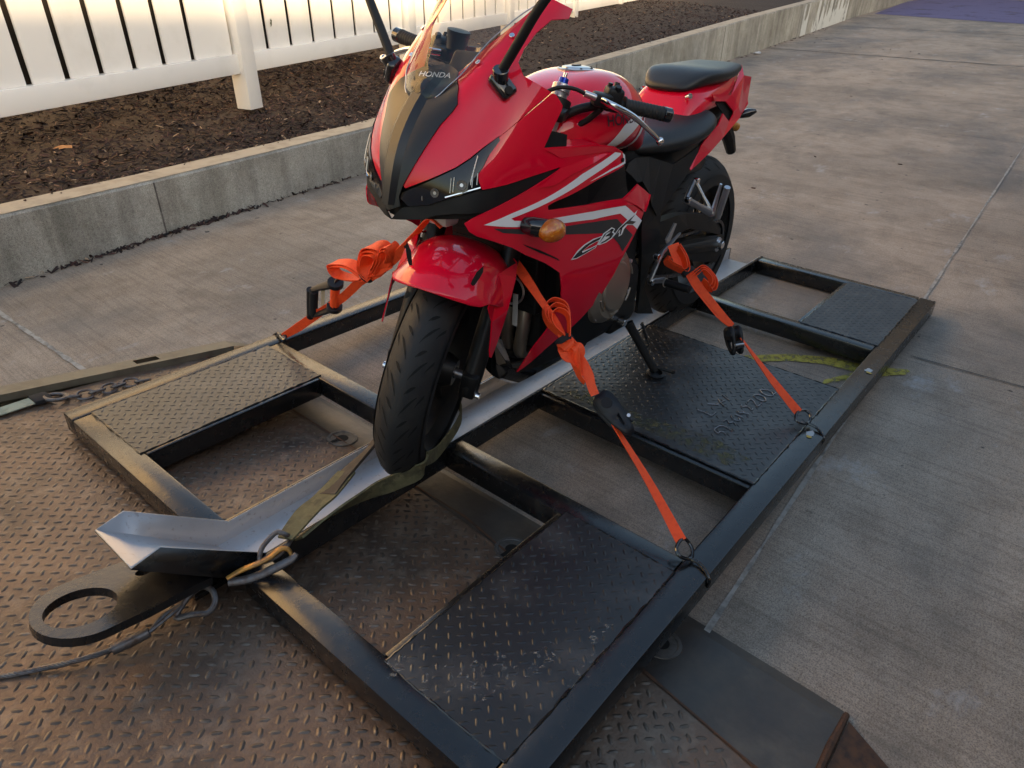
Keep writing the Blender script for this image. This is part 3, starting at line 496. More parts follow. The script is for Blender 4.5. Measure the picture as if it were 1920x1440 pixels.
o=strip('lengthwise_joint',lin((-6,sd0[1]-.29),(20,sl[1]+.57),260),.010,.004,'sealant',jit=.6); tag(o,None,kind='structure')
for (x0,ya,x1,yb,w,m) in ((11.65,5,12.7,-4,.035,'joint'),(6.62,3.1,6.95,-4,.006,'joint'),(2.33,-.88,2.52,-4,.006,'joint'),(.18,2.4,.23,1.2,.016,'sealant'),(16.8,5,18.1,-4,.03,'joint')):
    o=strip('crosswise_joint',lin((x0,ya),(x1,yb),60),w,.0045,m,jit=.5); tag(o,None,kind='structure')
def flat(name,pts,m,z,**k):
    p2=[Vector(p[:2]) for p in pts]; n=len(p2); r=delaunay_2d_cdt(p2,[(i,(i+1)%n) for i in range(n)],[],1,1e-6)
    return part(name,[(v.x,v.y,z) for v in r[0]],[tuple(f) for f in r[2]],m,None,smooth=False)
o=flat('painted_mark',D['pt_yellow1'],'yellow',.004); tag(o,'upper faded yellow paint stroke on the concrete beside the skid','paint mark','yellow strokes of paint on the concrete')
o=flat('painted_mark',D['pt_yellow2'],'yellow',.0045); tag(o,'lower faded yellow paint stroke passing under the skid rail','paint mark','yellow strokes of paint on the concrete')
o=flat('painted_ground_mural',D['mural'],'purple',.005); tag(o,'faded purple painted area on the far end of the driveway','paint mark')
# concrete retaining wall along the driveway
WB=[(-6,1.75),(-2,2.17),(.285,2.403),(1.131,2.525),(2.688,2.684),(5.5,3.0),(10.7,3.584),(14.5,4.10),(19.916,4.89),(28.4,5.80),(40,7.1)]
WH=[.33,.325,.305,.285,.285,.36,.50,.55,.63,.68,.75]
WT=.17
v=[];f=[];n=len(WB); tv=[];tf=[]
for i,(x,y) in enumerate(WB):
    h=WH[i]; v+=[(x,y,-.02),(x,y,h-.012),(x,y+.012,h),(x-.02,y+WT,h),(x-.02,y+WT,-.02)]
for i in range(n-1):
    for k in range(4): f.append((i*5+k,(i+1)*5+k,(i+1)*5+k+1,i*5+k+1))
wall=tag(empty('retaining_wall','low cast concrete retaining wall between driveway and mulch bed','wall'),None)
me=mesh('wall_body',v,f); fixn(me); o=obj('wall_body',me,'wallc',wall,angle=20)
tv=[];tf=[]
for i in range(n): x,y=WB[i]; tv+=[(x,y+.010,WH[i]+.003),(x-.02,y+WT,WH[i]+.003)]
part('wall_top',tv,[(2*i,2*i+2,2*i+3,2*i+1) for i in range(n-1)],'walltop',wall,smooth=False)
def wallpt(x):
    for i in range(n-1):
        if WB[i][0]<=x<=WB[i+1][0]:
            t=(x-WB[i][0])/(WB[i+1][0]-WB[i][0]); return WB[i][1]+t*(WB[i+1][1]-WB[i][1]),WH[i]+t*(WH[i+1]-WH[i])
for x in (1.12,5.9,9.6,13.8,18.6,22.5):
    y,h=wallpt(x); box('form_joint',x-.004,x+.004,y-.002,y+.01,0,h-.01,'joint',wall,smooth=False)
y0,h0=wallpt(14.0);y1,h1=wallpt(18.5)
part('limewashed_area',[(14.0,y0-.004,.0),(18.5,y1-.004,.0),(18.5,y1-.004,h1-.02),(14.0,y0-.004,h0-.02)],[(0,1,2,3)],'limewash',wall,smooth=False)
for i in range(11):
    x=14.2+i*.4+random.uniform(-.08,.08); y,h=wallpt(x); w=random.uniform(.06,.13); d=random.uniform(.25,.62)*h
    part('drip_stain',[(x-w,y-.007,h-.02),(x+w,y-.004,h-.02),(x+w*.7,y-.007,h*.6),(x+w*.15,y-.007,h-d-.12),(x-w*.5,y-.007,h*.55)],[(0,4,3,2,1)],'wallc',wall,smooth=False)
# mulch bed
def mulz(x,y): 
    yw_,h=wallpt(max(min(x,39),-5.9)); t=min(max((y-yw_-.12)/1.6,0),1); return h-.015+.075*t
v=[];f=[];NX=120;NY=26
for i in range(NX+1):
    x=-5.8+44*(i/NX)**1.6
    yw_,h=wallpt(x)
    for j in range(NY+1):
        y=yw_+.09+9*(j/NY)**2; v.append((x,y,mulz(x,y)+.012*math.sin(x*7+y*5)*math.cos(y*9-x*3)*(j>0)-(.012 if j==0 else 0)))
for i in range(NX):
    for j in range(NY): a=i*(NY+1)+j; f.append((a,a+NY+1,a+NY+2,a+1))
o=part('mulch_bed',v,f,'mulch'); tag(o,'dark brown mulch bed behind the concrete wall',kind='structure')
def chips(N,reg,smin,smax,name):
    V=[];F=[];tone=[]
    for _ in range(N):
        x,y,z=reg(); L=random.uniform(smin,smax); w=L*random.uniform(.12,.3); t=w*.35; a=random.uniform(0,math.pi); tilt=random.gauss(0,.35); roll=random.gauss(0,.5)
        Mx=Matrix.Translation((x,y,z))@Matrix.Rotation(a,4,'Z')@Matrix.Rotation(tilt,4,'Y')@Matrix.Rotation(roll,4,'X')
        k=len(V); V+=[tuple(Mx@Vector(p)) for p in ((-L/2,0,0),(-L*.3,-w/2,0),(L*.35,-w/2,0),(L/2,w*.1,0),(L*.3,w/2,0),(-L*.35,w/2,0),(-L*.25,0,t),(L*.3,0,t))]
        F+=[tuple(k+i for i in q) for q in ((0,1,6),(1,2,7,6),(2,3,7),(3,4,7),(4,5,6,7),(5,0,6))]
        tone+=[min(1,random.random()**1.5+ (random.random()<.02)*.5)]*8
    me=mesh(name,V,F)
    at=me.attributes.new('tone','FLOAT','POINT')
    if len(me.vertices)==len(tone): at.data.foreach_set('value',tone)
    return obj(name,me,'chips',None,smooth=False)
def regbed():
    while 1:
        x=random.choice([random.uniform(-.6,4.5),random.uniform(-.6,4.5),random.uniform(2,12)]); yw_,h=wallpt(x); y=yw_+WT*.35+abs(random.random())**1.25*(3.0 if x<5 else 3.2)
        if y<yw_+WT*random.uniform(.75,1.15): continue
        return x,y,mulz(x,y)+random.uniform(-.004,.014)
o=chips(34000,regbed,.018,.060,'mulch_chips'); tag(o,'loose shredded bark chips covering the mulch bed',kind='stuff')
def reglit():
    x=random.choice([random.gauss(1.15,.28),random.uniform(.3,2.6),random.uniform(6,16)]); yw_,h=wallpt(x); return x,yw_-abs(random.gauss(0,.018 if x<3 else .05))-.005,random.uniform(.002,.012)
o=chips(420,reglit,.02,.06,'bark_litter'); tag(o,'bark crumbs gathered along the foot of the concrete wall',kind='stuff')
def regscat():
    x=random.uniform(3.2,14);yw_,h=wallpt(x);return x,yw_-random.random()**1.7*3.2-.05,.004
o=chips(60,regscat,.02,.05,'scattered_bark'); tag(o,'bark bits scattered thinly over the far concrete',kind='stuff')
for x,yy,lb in ((6.9,.10,'nearer crumpled white wrapper lying at the foot of the wall'),(10.9,.12,'farther crumpled white wrapper lying at the foot of the wall')):
    y,h=wallpt(x); mb=MB(); bm=bmesh.new(); bmesh.ops.create_icosphere(bm,subdivisions=2,radius=.05)
    for q in bm.verts: q.co=Vector((q.co.x*1.5,q.co.y*.9,q.co.z*.45))*random.uniform(.7,1.25)
    me=bpy.data.meshes.new('wrapper'); bm.to_mesh(me); bm.free(); o=obj('litter_wrapper',me,'galv',None,smooth=False); o.location=(x,y-yy,.02); tag(o,lb,'litter')
# leaf on the mulch
def leaf(name,loc,rz,s,m,lab,tilt=0):
    v=[(0,0,0)];import itertools
    pts=[(0,-.5,0),(.28,-.3,.05),(.5,-.1,.02),(.3,.05,.06),(.42,.35,.03),(.12,.3,.05),(0,.55,.0),(-.15,.28,.05),(-.45,.32,.02),(-.28,.05,.07),(-.5,-.12,.03),(-.25,-.28,.05)]
    o=part(name,[(0,0,.03*s)]+[(a*s,b*s,c*s) for a,b,c in pts],[(0,i,i%12+1) for i in range(1,13)],m,None); o.location=loc; o.rotation_euler=(tilt,0,rz); return tag(o,lab,'leaf')
M['leafm']=mat('dry_orange_leaf',(.33,.13,.04),.7); M['leafg']=mat('olive_leaf',(.12,.12,.06),.6)
# ---- fence
FA=Vector((2.406,3.607,.38)); fa=R_(15.866); MF=Matrix.Translation((FA.x,FA.y,0))@Matrix.Rotation(fa,4,'Z')
fence=empty('vinyl_fence','white vinyl board fence with narrow vertical gaps behind the mulch bed','fence',MF)
ZF0,ZR0,ZR1,ZF1=.34,.575,.695,2.02
posts=[-4.75,-2.37,0,2.15,4.37,6.60,8.82,10.98,13.2,15.4]
for px in posts:
    xo=px-.03
    p=box('fence_post',xo-.062,xo+.062,-.055,.07,ZF0,ZF1+.05,'vinyl',fence,bev=.004)
for i in range(len(posts)-1):
    a=posts[i]-.03+.062;b=posts[i+1]-.03-.062
    box('bottom_rail',a,b,-.024,.046,ZR0,ZR1,'vinyl',fence,bev=.004)
    box('top_rail',a,b,-.024,.046,ZF1-.13,ZF1,'vinyl',fence,bev=.004)
    pitch=.229 if i<2 else .275; gap=.038
    if i==1: xs_=[-2.04,-1.811,-1.553,-1.334,-1.123,-.899,-.682,-.451,b]; xs_=[a]+xs_
    else:
        nb=max(1,round((b-a)/pitch)); xs_=[a+(b-a)*j/nb for j in range(nb+1)]
        if i==2: xs_=[a,.245,.50,.762,1.035,1.312,1.592,1.85,b]
    for j in range(len(xs_)-1):
        if xs_[j+1]-xs_[j]<.04: continue
        box('fence_slat',xs_[j]+gap/2,xs_[j+1]-gap/2,.004,.020,ZR1,ZF1-.13,'vinyl',fence,bev=.002,seg=1)
box('gap_darkener',-5,15.5,.075,.09,.66,1.92,'darkback',fence)  # dark sheet added so the gaps between slats look dark
leaf('fallen_leaf',FA+Vector((-1.50,-.62,.035)),.6,.10,'leafm','small dry orange leaf lying on the mulch under the fence at the left')
lf=leaf('stuck_leaf',MF@Vector((.30,-.004,.86)),0,.06,'leafg','thin olive leaf stuck to the white fence just right of the first post'); lf.scale=(.35,1,1); lf.rotation_euler=(R_(80),R_(25),fa)

# ================================================================= TOW TRUCK DECK
MD=MS@Matrix.Translation((0,0,-.0735))@Matrix.Rotation(math.atan(.095),4,'Y')
deck=empty('truck_deck','tilted steel deck of the tow truck with rusty brown tread plate','truck deck',MD)
def xend(y): return min(.60+.175*y,.56)
def xedge(y): return .700+.05*min(y+.45,0)
ys_=[-1.185,-.9,-.4,0,.5,1.13]
part('deck_plate',[(-4,-1.185,0)]+[(xend(y),y,0) for y in ys_]+[(-4,1.13,0)],[tuple(range(0,8))],'deck',deck,smooth=False)
v=[];f=[]
for i,y in enumerate(ys_): v+=[(xend(y),y,.001),(xedge(y)-.035,y,.001),(xedge(y),y,-.004),(xedge(y),y,-.02)]
for i in range(len(ys_)-1):
    for k in range(3): a=i*4+k; f.append((a,a+1,a+5,a+4))
part('tail_plate',v,f,'tail',deck,smooth=False)
strip('weld_bead',[(xend(y),y) for y in np.linspace(-1.18,1.1,60)],.006,.0025,'rust',deck,jit=.6)
for a in (.665,.675): pass
part('tail_plate',[(xedge(-1.2)-.02,-1.20,-.001),(.35,-1.20,-.001),(.35,-1.29,-.006),(.60,-1.29,-.012)],[(0,1,2,3)][::-1],'rust',deck,smooth=False)
part('weld_seam',*tubevf([(.655,-1.192,0),(.55,-1.19,.002),(.4,-1.192,0),(.2,-1.19,0)],[.006,.008,.006,.007],8),'rust',deck)
def lugs(name,xr,yr,pitch,test,z,m,parent,L=.021,W=.0068,H=.0016,ang=math.pi/4,jit=0):
    V=[];F=[]; c,s=math.cos(ang),math.sin(ang); ext=max(xr[1]-xr[0],yr[1]-yr[0])*.75+.1; cx,cy=(xr[0]+xr[1])/2,(yr[0]+yr[1])/2; K=int(ext/pitch)+1
    for i in range(-K,K+1):
        for j in range(-K,K+1):
            x=cx+(i*c-j*s)*pitch; y=cy+(i*s+j*c)*pitch
            if not(xr[0]<x<xr[1] and yr[0]<y<yr[1]) or not test(x,y): continue
            a=ang+(math.pi/2 if (i+j)%2 else 0)+random.gauss(0,jit); ca,sa=math.cos(a),math.sin(a); h=H*(1-jit*3*random.random())
            k=len(V)
            for px,py,pz in ((-.5,0,0),(-.25,-.5,0),(.25,-.5,0),(.5,0,0),(.25,.5,0),(-.25,.5,0),(-.26,-.12,h),(.26,-.12,h),(.26,.12,h),(-.26,.12,h)):
                px*=L;py*=W if pz==0 else W; V.append((x+px*ca-py*sa,y+px*sa+py*ca,z+pz))
            F+=[tuple(k+q for q in t) for t in ((0,1,6),(1,2,7,6),(2,3,7),(3,8,7),(3,4,8),(4,5,9,8),(5,0,9),(0,6,9),(6,7,8,9))]
    o=part(name,V,F,m,parent,angle=80); o['kind']='stuff'; return o
lugs('raised_tread',(-1.25,.56),(-1.185,1.10),.0255,lambda x,y:x<xend(y)-.02 and random.random()>.015,0.0002,'lug',deck,L=.024,W=.0085,H=.0021,jit=.09)
M['socket']=mat('steel_socket',(.13,.12,.11),.5,.5,var=(.06,.05,.045),scale=40,amt=.5)
for s_ in D['dk_sock']:
    cx,cy=s_[0],s_[1]
    sk_=lathe('tie_down_socket',[(.0005,.047),(.003,.046),(.003,.038),(.0012,.036),(.0012,.019)],(cx,cy,.001),(0,0,1),'socket',deck,n=36)
    lathe('keyhole',[(0,0),(0,.019)],(cx,cy,.0023),(0,0,1),'groove',sk_,n=24)
    part('keyhole_slot',[(cx-.042,cy-.006,.0045),(cx-.015,cy-.006,.0045),(cx-.015,cy+.006,.0045),(cx-.042,cy+.006,.0045)],[(0,1,2,3)],'groove',sk_,smooth=False)
# side rail with slot
rail=MB(); ri=lambda x:1.168-.118*(x+.08); ro=lambda x:ri(x)+.062
xsl=[-4,.328,.405,.60,.68]
def quad(mb,a,b,c,d): mb.add([a,b,c,d],[(0,1,2,3)])
zt=.024
for a,b in ((-3,.328),(.405,.66)):
    quad(rail,(a,ri(a),zt),(b,ri(b),zt),(b,ro(b),zt),(a,ro(a),zt))
quad(rail,(.66,ri(.66),zt),(.74,ri(.74)+.01,.004),(.74,ri(.74)+.025,.004),(.66,ro(.66),zt))
a,b=.328,.405
quad(rail,(a,ri(a),zt),(b,ri(b),zt),(b,ri(b)+.018,zt),(a,ri(a)+.018,zt)); quad(rail,(a,ro(a)-.010,zt),(b,ro(b)-.010,zt),(b,ro(b),zt),(a,ro(a),zt))
a,b=-3,.66
quad(rail,(a,ri(a),0),(b,ri(b),0),(b,ri(b),zt),(a,ri(a),zt)); quad(rail,(a,ro(a),zt),(b,ro(b),zt),(b,ro(b),-.09),(a,ro(a),-.09)); quad(rail,(b,ri(b),0),(b,ro(b),-.03),(b,ro(b),zt),(b,ri(b),zt))
M['railm']=mat('painted_deck_rail',(.15,.135,.10),.45,.2,var=(.08,.065,.05),scale=9,amt=.5,bump=.001,bscale=50)
r_=rail.build('side_rail','railm',deck,smooth=False)
part('stake_slot',[(.328,ri(.328)+.018,-.02),(.405,ri(.405)+.018,-.02),(.405,ro(.405)-.010,-.02),(.328,ro(.328)-.010,-.02)],[(0,1,2,3)],'groove',r_,smooth=False)

# chain, ring and strap lying on the deck beside the rail (deck frame)
def dk(p,h=0): return MD.inverted()@(MS@Vector(p)) if False else Vector((p[0]*math.cos(math.atan(.095))+0,p[1],h))
chn=empty('safety_chain','rusty chain with steel ring and faded green strap end beside the deck rail','chain',MD)
cp=smoothpts([dk(p,.010) for p in D['dk_chain']],8)
def link(L,w,r,n=8):
    P=[]
    for k in range(20):
        a=2*math.pi*k/20; x=math.cos(a)*w/2; y=math.sin(a)*w/2+(1 if math.sin(a)>0 else -1)*(L-w)/2*(abs(math.sin(a))>.05); P.append((y,x,0))
    return tubevf(P,r,n,closed=True)
lv,lf_=link(.046,.03,.0042)
lme=mesh('chain_link',lv,lf_); fixn(lme)
acc=0;last=cp[0];cnt=0
for i in range(1,len(cp)):
    d=(cp[i]-cp[i-1]).length; acc+=d
    if acc>.033 or cnt==0:
        acc=0; t=(cp[min(i+1,len(cp)-1)]-cp[i-1]).normalized()
        if cnt==0: o=obj('chain_link',lme,'hookm',chn)
        else: o=bpy.data.objects.new('chain_link',lme); COL.objects.link(o); o.parent=chn
        o.matrix_local=Matrix.Translation(cp[i]+Vector((0,0,.002)))@Matrix.Rotation(math.atan2(t.y,t.x),4,'Z')@Matrix.Rotation(R_(35 if cnt%2 else -20)+random.gauss(0,.1),4,'X'); cnt+=1
rc=dk(D['dk_ring'][0],.013)
lathe('steel_ring',[(math.cos(a)*.0065,.031+math.sin(a)*.0065) for a in np.linspace(0,2*math.pi,11)[:-1]],rc,(.15,.1,1),'hookm',chn,n=36,closed_prof=True)
w0=dk(D['dk_strap'][0],.012); bdir=(dk(D['dk_strap'][1])-dk(D['dk_strap'][0])).normalized()
mid0=(dk(D['dk_strap'][0])+dk(D['dk_strap'][3]))/2; mid1=(dk(D['dk_strap'][1])+dk(D['dk_strap'][2]))/2
ribbon('strap_webbing',[mid0-bdir*.4+Vector((0,0,.008)),mid0+Vector((0,0,.010)),mid1+Vector((0,0,.014))],.048,(bdir.y,-bdir.x,0),'webgreen',chn,th=.003)
bk=mid1+bdir*.012
me=mesh('strap_buckle',*boxvf(-.02,.03,-.028,.028,.0,.016)); bevel(me,.004); o=obj('strap_buckle',me,'keeper',chn); o.matrix_local=Matrix.Translation(bk+Vector((0,0,.006)))@Matrix.Rotation(math.atan2(bdir.y,bdir.x),4,'Z')

# ================================================================= TRANSPORT SKID
skid=empty('transport_skid','black welded steel motorcycle skid with a galvanised wheel channel','skid',MS)
H=-.0640; X0,F1,S0,S1,T0,P1,Q0,Q1,RR0,RR1=0,.0657,.621,.686,1.050,1.723,2.106,2.162,2.713,2.778
YO,YI,YS,YC=.852,.786,.476,.088
for s in (-1,1):
    a,b=sorted((s*YI,s*YO)); box('side_rail',X0,RR1,a,b,H,0,'skid',skid,bev=.006)
    a,b=sorted((s*YC,s*(YI-.001)))
    box('front_crossbar',X0,F1,a,b,H,-.0005,'skid',skid,bev=.005)
    box('second_crossbar',S0,S1,a,b,H,-.0005,'skid',skid,bev=.005)
    box('fourth_crossbar',Q0,Q1,a,b,H,-.0005,'skid',skid,bev=.005)
    box('rear_crossbar',RR0,RR1,a,b,H,-.0005,'skid',skid,bev=.005)
    a,b=sorted((s*.0762,s*YC)); box('channel_rail',.01,RR1,a,b,H,.0015,'skid',skid,bev=.0015)
    a,b=sorted((s*YS,s*(YS+.030))); 
    box('inner_stringer',F1+.001,S0-.001,a,b,H,-.001,'skid',skid,bev=.003)
    a,b=sorted((s*(YS+.013),s*(YS+.043))); box('inner_stringer',Q1+.001,RR0-.001,a,b,H,-.001,'skid',skid,bev=.003)
box('third_crossbar',T0-.012,T0+.03,-YI+.001,-YC,H,-.006,'skid',skid,bev=.004)
def plate(x0,x1,y0,y1,lab,z=.0015):
    p=box('tread_plate',x0,x1,y0,y1,-.005,z,'skidplate',skid,smooth=False)
    if lab: p['label']=lab
    lugs('raised_tread',(x0+.006,x1-.006),(y0+.006,y1-.006),.0235,lambda x,y:True,z+.0001,'skidplate',p,H=.0012)
    # uneven weld bead round the plate
    for (a,b) in (((x0,y0),(x1,y0)),((x1,y0),(x1,y1)),((x1,y1),(x0,y1)),((x0,y1),(x0,y0))):
        L=math.hypot(b[0]-a[0],b[1]-a[1]); N=int(L/.012); P=[(a[0]+(b[0]-a[0])*i/N+random.gauss(0,.0006),a[1]+(b[1]-a[1])*i/N+random.gauss(0,.0006),z-.0018+random.gauss(0,.0008)) for i in range(N+1)]
        part('weld_bead',*tubevf(P,[random.uniform(.0018,.0036) for _ in P],6),'groove' if random.random()<.35 else 'skid',p)
    return p
for s in (-1,1):
    a,b=sorted((s*(YS+.015),s*(YI+.004))); plate(F1-.010,S0+.012,a,b,None)
pm=plate(T0+.006,P1,-YI-.004,-YC-.001,None)
a,b=sorted((-(YS+.028),-(YI+.004))); plate(Q1-.010,RR0+.012,a,b,None)
plate(Q1-.010,RR0+.012,YS+.028,YI+.004,None)
M['weldm']=mat('bright_weld',(.30,.30,.32),.4,.7)
wl=MB()
for st in D['weld']: 
    P=smoothpts([(x,y,.0035) for x,y in st],3); wl.add(*tubevf(P,[random.uniform(.0011,.0019) for _ in P],6))
o=wl.build('weld_lettering','weldm',pm); o['label']='hand-welded letters LW and number 5736952OQ'
# paint over-spray and chips
def spk(name,pts,m,z=.0022):
    p2=[Vector(p) for p in pts]; r=delaunay_2d_cdt(p2,[(i,(i+1)%len(p2)) for i in range(len(p2))],[],1,1e-6)
    return part(name,[(v.x,v.y,z) for v in r[0]],[tuple(f) for f in r[2]],m,skid,smooth=False)
M['oversp']=patchmat('yellow_overspray',(.12,.11,.045),.54,30)
spk('yellow_overspray',[(T0+.03,-.13),(T0+.035,-.30),(T0+.03,-.5),(T0+.03,-.70),(T0+.10,-.74),(T0+.13,-.62),(T0+.09,-.40),(T0+.10,-.20)],'oversp')
M['chipw']=mat('chipped_bare_paint',(.42,.44,.46),.6); M['chipy']=mat('chipped_yellow_primer',(.5,.33,.05),.6)
def blob(cx,cy,rx,ry,n=11): return [(cx+rx*math.cos(2*math.pi*i/n)*random.uniform(.6,1.2),cy+ry*math.sin(2*math.pi*i/n)*random.uniform(.6,1.2)) for i in range(n)]
for cx,cy,rx,ry in ((1.395,-.815,.022,.014),(1.925,-.825,.02,.016)):
    spk('paint_chip',blob(cx,cy,rx*.9,ry*.8,17),'chipw',.0012); spk('paint_chip',blob(cx-rx*.8,cy-.004,rx*.4,ry*.7,8),'chipy',.0016)
M['scuff']=patchmat('pale_scuff',(.33,.32,.30),.62,80,.7)
for cx,cy,rx,ry in ((.10,-.60,.05,.035),(.17,-.66,.07,.05),(.25,-.71,.05,.03),(.38,-.76,.05,.018),(.30,-.79,.06,.02),(.06,-.52,.03,.02)):
    spk('scuff_mark',blob(cx,cy,rx,ry,14),'scuff',.0035)
# galvanised wheel channel with upturned front stop
cw=.0755; zf=-.050; t_=.0025
def chan(secs,name,m,yo,th,inner=True):
    v=[];f=[]
    for (fx,fz_,tx,tz) in secs:
        v+=[(tx,yo,tz),(fx,yo,fz_),(fx,-yo,fz_),(tx,-yo,tz)]
    for i in range(len(secs)-1):
        for k in range(3): a=i*4+k; f.append((a,a+4,a+5,a+1))
    me=mesh(name,v,f); return me
secs=[(-.193,.152,-.136,.161+.002),(.03,-.048,.068,.002),(RR1-.02,zf,RR1-.02,.0035)]
secs=[(-.193,.152,-.136,.163),(-.08,.0505,-.034,.0825),(.03,-.048,.068,.0028),(1.2,zf,1.2,.0028),(RR1-.015,zf,RR1-.015,.0028)]
me=chan(secs,'wheel_channel','galv',cw,0); 
nn=sum((p.normal*p.area for p in me.polygons),Vector())
if nn.z<0: me.flip_normals()
o=obj('wheel_channel',me,'galv',skid,angle=25); solid(o,.0022,-1)
# black painted underside of the stop
me=chan([(a-.003,b-.004,c,d-.001) for a,b,c,d in secs[:3]],'stop_underside','skid',cw+.0036,0); 
nn=sum((p.normal*p.area for p in me.polygons),Vector())
if nn.z>0: me.flip_normals()
o=obj('stop_underside',me,'skid',skid,angle=25); solid(o,.0009,-1)
# tow eye plate
EO=[Vector(p) for p in D['eye_out']]; EH=[Vector(p) for p in D['eye_hole']]; E2=[Vector(p) for p in D['eye_hole2']]
def ezs(x): return .02-.2*(x+.05)
def loopfit(P,k=4): return smoothpts(P,k,True)
eo=[p for p in smoothpts(EO[-2:]+EO[:5],5)]+EO[5:-2]
# symmetric outline built from size: rounded nose, straight sides flaring to the skid
out2=[(-.10+.0,.095),(-.18,.083),(-.235,.0805)]+[(-.275-.084*math.cos(a),-.008+.084*math.sin(a)) for a in np.linspace(math.pi/2,-math.pi/2,15)][::-1][::-1]
out2=[(-.055,.068),(-.10,.072),(-.19,.080)]+[(-.272-.087*math.sin(a),-.010+.087*math.cos(a)) for a in np.linspace(0,math.pi,17)]+[(-.19,-.092),(-.10,-.080),(-.055,-.076)]
hole=[(-.278+.062*math.cos(a),-.010+.053*math.sin(a)) for a in np.linspace(0,2*math.pi,29)[:-1]]
hol2=[(-.150+.016*math.cos(a),.022+.011*math.sin(a)) for a in np.linspace(0,2*math.pi,15)[:-1]]
P2=[Vector(p) for p in out2+hole+hol2]; n0,n1,n2=len(out2),len(hole),len(hol2)
fc=[list(range(n0)),list(range(n0,n0+n1)),list(range(n0+n1,n0+n1+n2))]
ed=[(q[i],q[(i+1)%len(q)]) for q in fc for i in range(len(q))]
r=delaunay_2d_cdt(P2,ed,[],0,1e-6)
def inpoly(x,y,poly):
    c=False;j=len(poly)-1
    for i in range(len(poly)):
        if (poly[i][1]>y)!=(poly[j][1]>y) and x<(poly[j][0]-poly[i][0])*(y-poly[i][1])/(poly[j][1]-poly[i][1])+poly[i][0]: c=not c
        j=i
    return c
F=[]
for t in r[2]:
    c=sum((Vector(r[0][i]) for i in t),Vector((0,0)))/3
    if inpoly(c.x,c.y,out2) and not inpoly(c.x,c.y,hole) and not inpoly(c.x,c.y,hol2): F.append(tuple(t))
me=mesh('tow_eye_plate',[(v.x,v.y,ezs(v.x)) for v in r[0]],F); fixn(me)
if me.polygons[0].normal.z<0: me.flip_normals()
o=obj('tow_eye_plate',me,'skid',skid,smooth=False); solid(o,.020,-1)
box('eye_gusset',-.085,0,-.03,.03,H,-.050,'skid',skid,bev=.003)
# ================================================================= MOTORCYCLE (X forward, Y left, Z up, origin under the rear axle)
bike=empty('motorcycle','red white and black sport motorcycle strapped down on the black skid','motorcycle',MBK)
def steered(o): o.matrix_local=MST; return o
# ---- wheels
def wheel(cx,r,w,rim,front):
    G=bpy.data.objects.new('dummy',None)
    prof=[(-w*.40,rim-.004),(-w*.47,rim+.012),(-w*.5,rim+.035),(-w*.5,r-.075*w/.12),(-w*.475,r-.050*w/.12),(-w*.40,r-.030*w/.12),(-w*.27,r-.0125*w/.12),(-w*.12,r-.0025*w/.12),(0,r)]
    prof=prof+[(-a,b) for a,b in prof[:-1]][::-1]
    c=(cx,0,r)
    ty=lathe('tyre',prof,c,(0,1,0),'rubber',bike,n=72,angle=60)
    ys=[p[0] for p in prof][:];rs=[p[1] for p in prof]
    def surf(phi,y,off=.0007):
        rr=float(np.interp(y,ys,rs)); sl=(float(np.interp(y+.002,ys,rs))-float(np.interp(y-.002,ys,rs)))/.004
        L=math.hypot(1,sl); nr,ny=1/L,-sl/L; rr+=off*nr; return (cx+rr*math.cos(phi),y+off*ny,r+rr*math.sin(phi))
    gm=MB(); N=22
    for i in range(N):
        p0=2*math.pi*i/N
        for s in (-1,1):
            for (dy0,dy1,a0,a1,sh) in ((.07,.30,.02,.19,0),(.30,.46,.10,.24,.02),(.08,.24,.20,.27,.0)):
                pts=[]; K=8
                for k in range(K+1):
                    t=k/K; y=s*w*(dy0+(dy1-dy0)*t); ph=p0+(s>0)*.5*2*math.pi/N+a0+(a1-a0)*(t**.8)
                    pts.append((ph,y))
                wd=.028*r/.3
                for k in range(K):
                    q=[]
                    for (ph,y),sg in ((pts[k],-1),(pts[k],1),(pts[k+1],1),(pts[k+1],-1)):
                        kk=k if (ph,y)==pts[k] else k+1; ww=wd*(.25+math.sin(math.pi*min(max(kk/K,.02),.98)))*.5
                        q.append(surf(ph+sg*ww,y))
                    gm.add(q,[(0,1,2,3)] if s<0 else [(3,2,1,0)])
    o=gm.build('tread_groove','groove',ty,smooth=False); o['kind']='stuff'
    rw=w*.40
    rm=lathe('rim',[(-rw-.004,rim+.006),(-rw-.006,rim-.004),(-rw+.006,rim-.012),(-rw*.55,rim-.030),(rw*.55,rim-.030),(rw-.006,rim-.012),(rw+.006,rim-.004),(rw+.004,rim+.006)],c,(0,1,0),'dark',bike,n=64)
    hub=lathe('hub',[(-.055,.015),(-.055,.034),(-.03,.045),(.03,.045),(.055,.034),(.055,.015)],c,(0,1,0),'dark',bike,n=28)
    sp=[]
    for k in range(5):
        for d in (-.12,.12):
            a=2*math.pi*k/5+.2; a1=a+d*.6; a2=a+d*1.7
            A=Vector((cx+.04*math.cos(a1),0,r+.04*math.sin(a1))); B=Vector((cx+(rim-.026)*math.cos(a2),0,r+(rim-.026)*math.sin(a2)))
            sp.append(part('spoke',*tubevf([A,A.lerp(B,.5),B],[.013,.009,.012],8),'dark',bike))
    sy=-1
    di=lathe('brake_disc',[(sy*.062,.085 if front else .06),(sy*.062,.155 if front else .115),(sy*.067,.155 if front else .115),(sy*.067,.085 if front else .06)],c,(0,1,0),'alu',bike,n=48,closed_prof=True)
    ax=cyl('axle_bolt',(cx,-.115 if front else -.13,r),(cx,.115 if front else .135,r),.011,'alu',bike)
    bpy.data.objects.remove(G)
    return [ty,rm,hub,di,ax]+sp
for o in wheel(1.41,.300,.12,.216,True): steered(o)
wheel(0,.312,.16,.216,False)
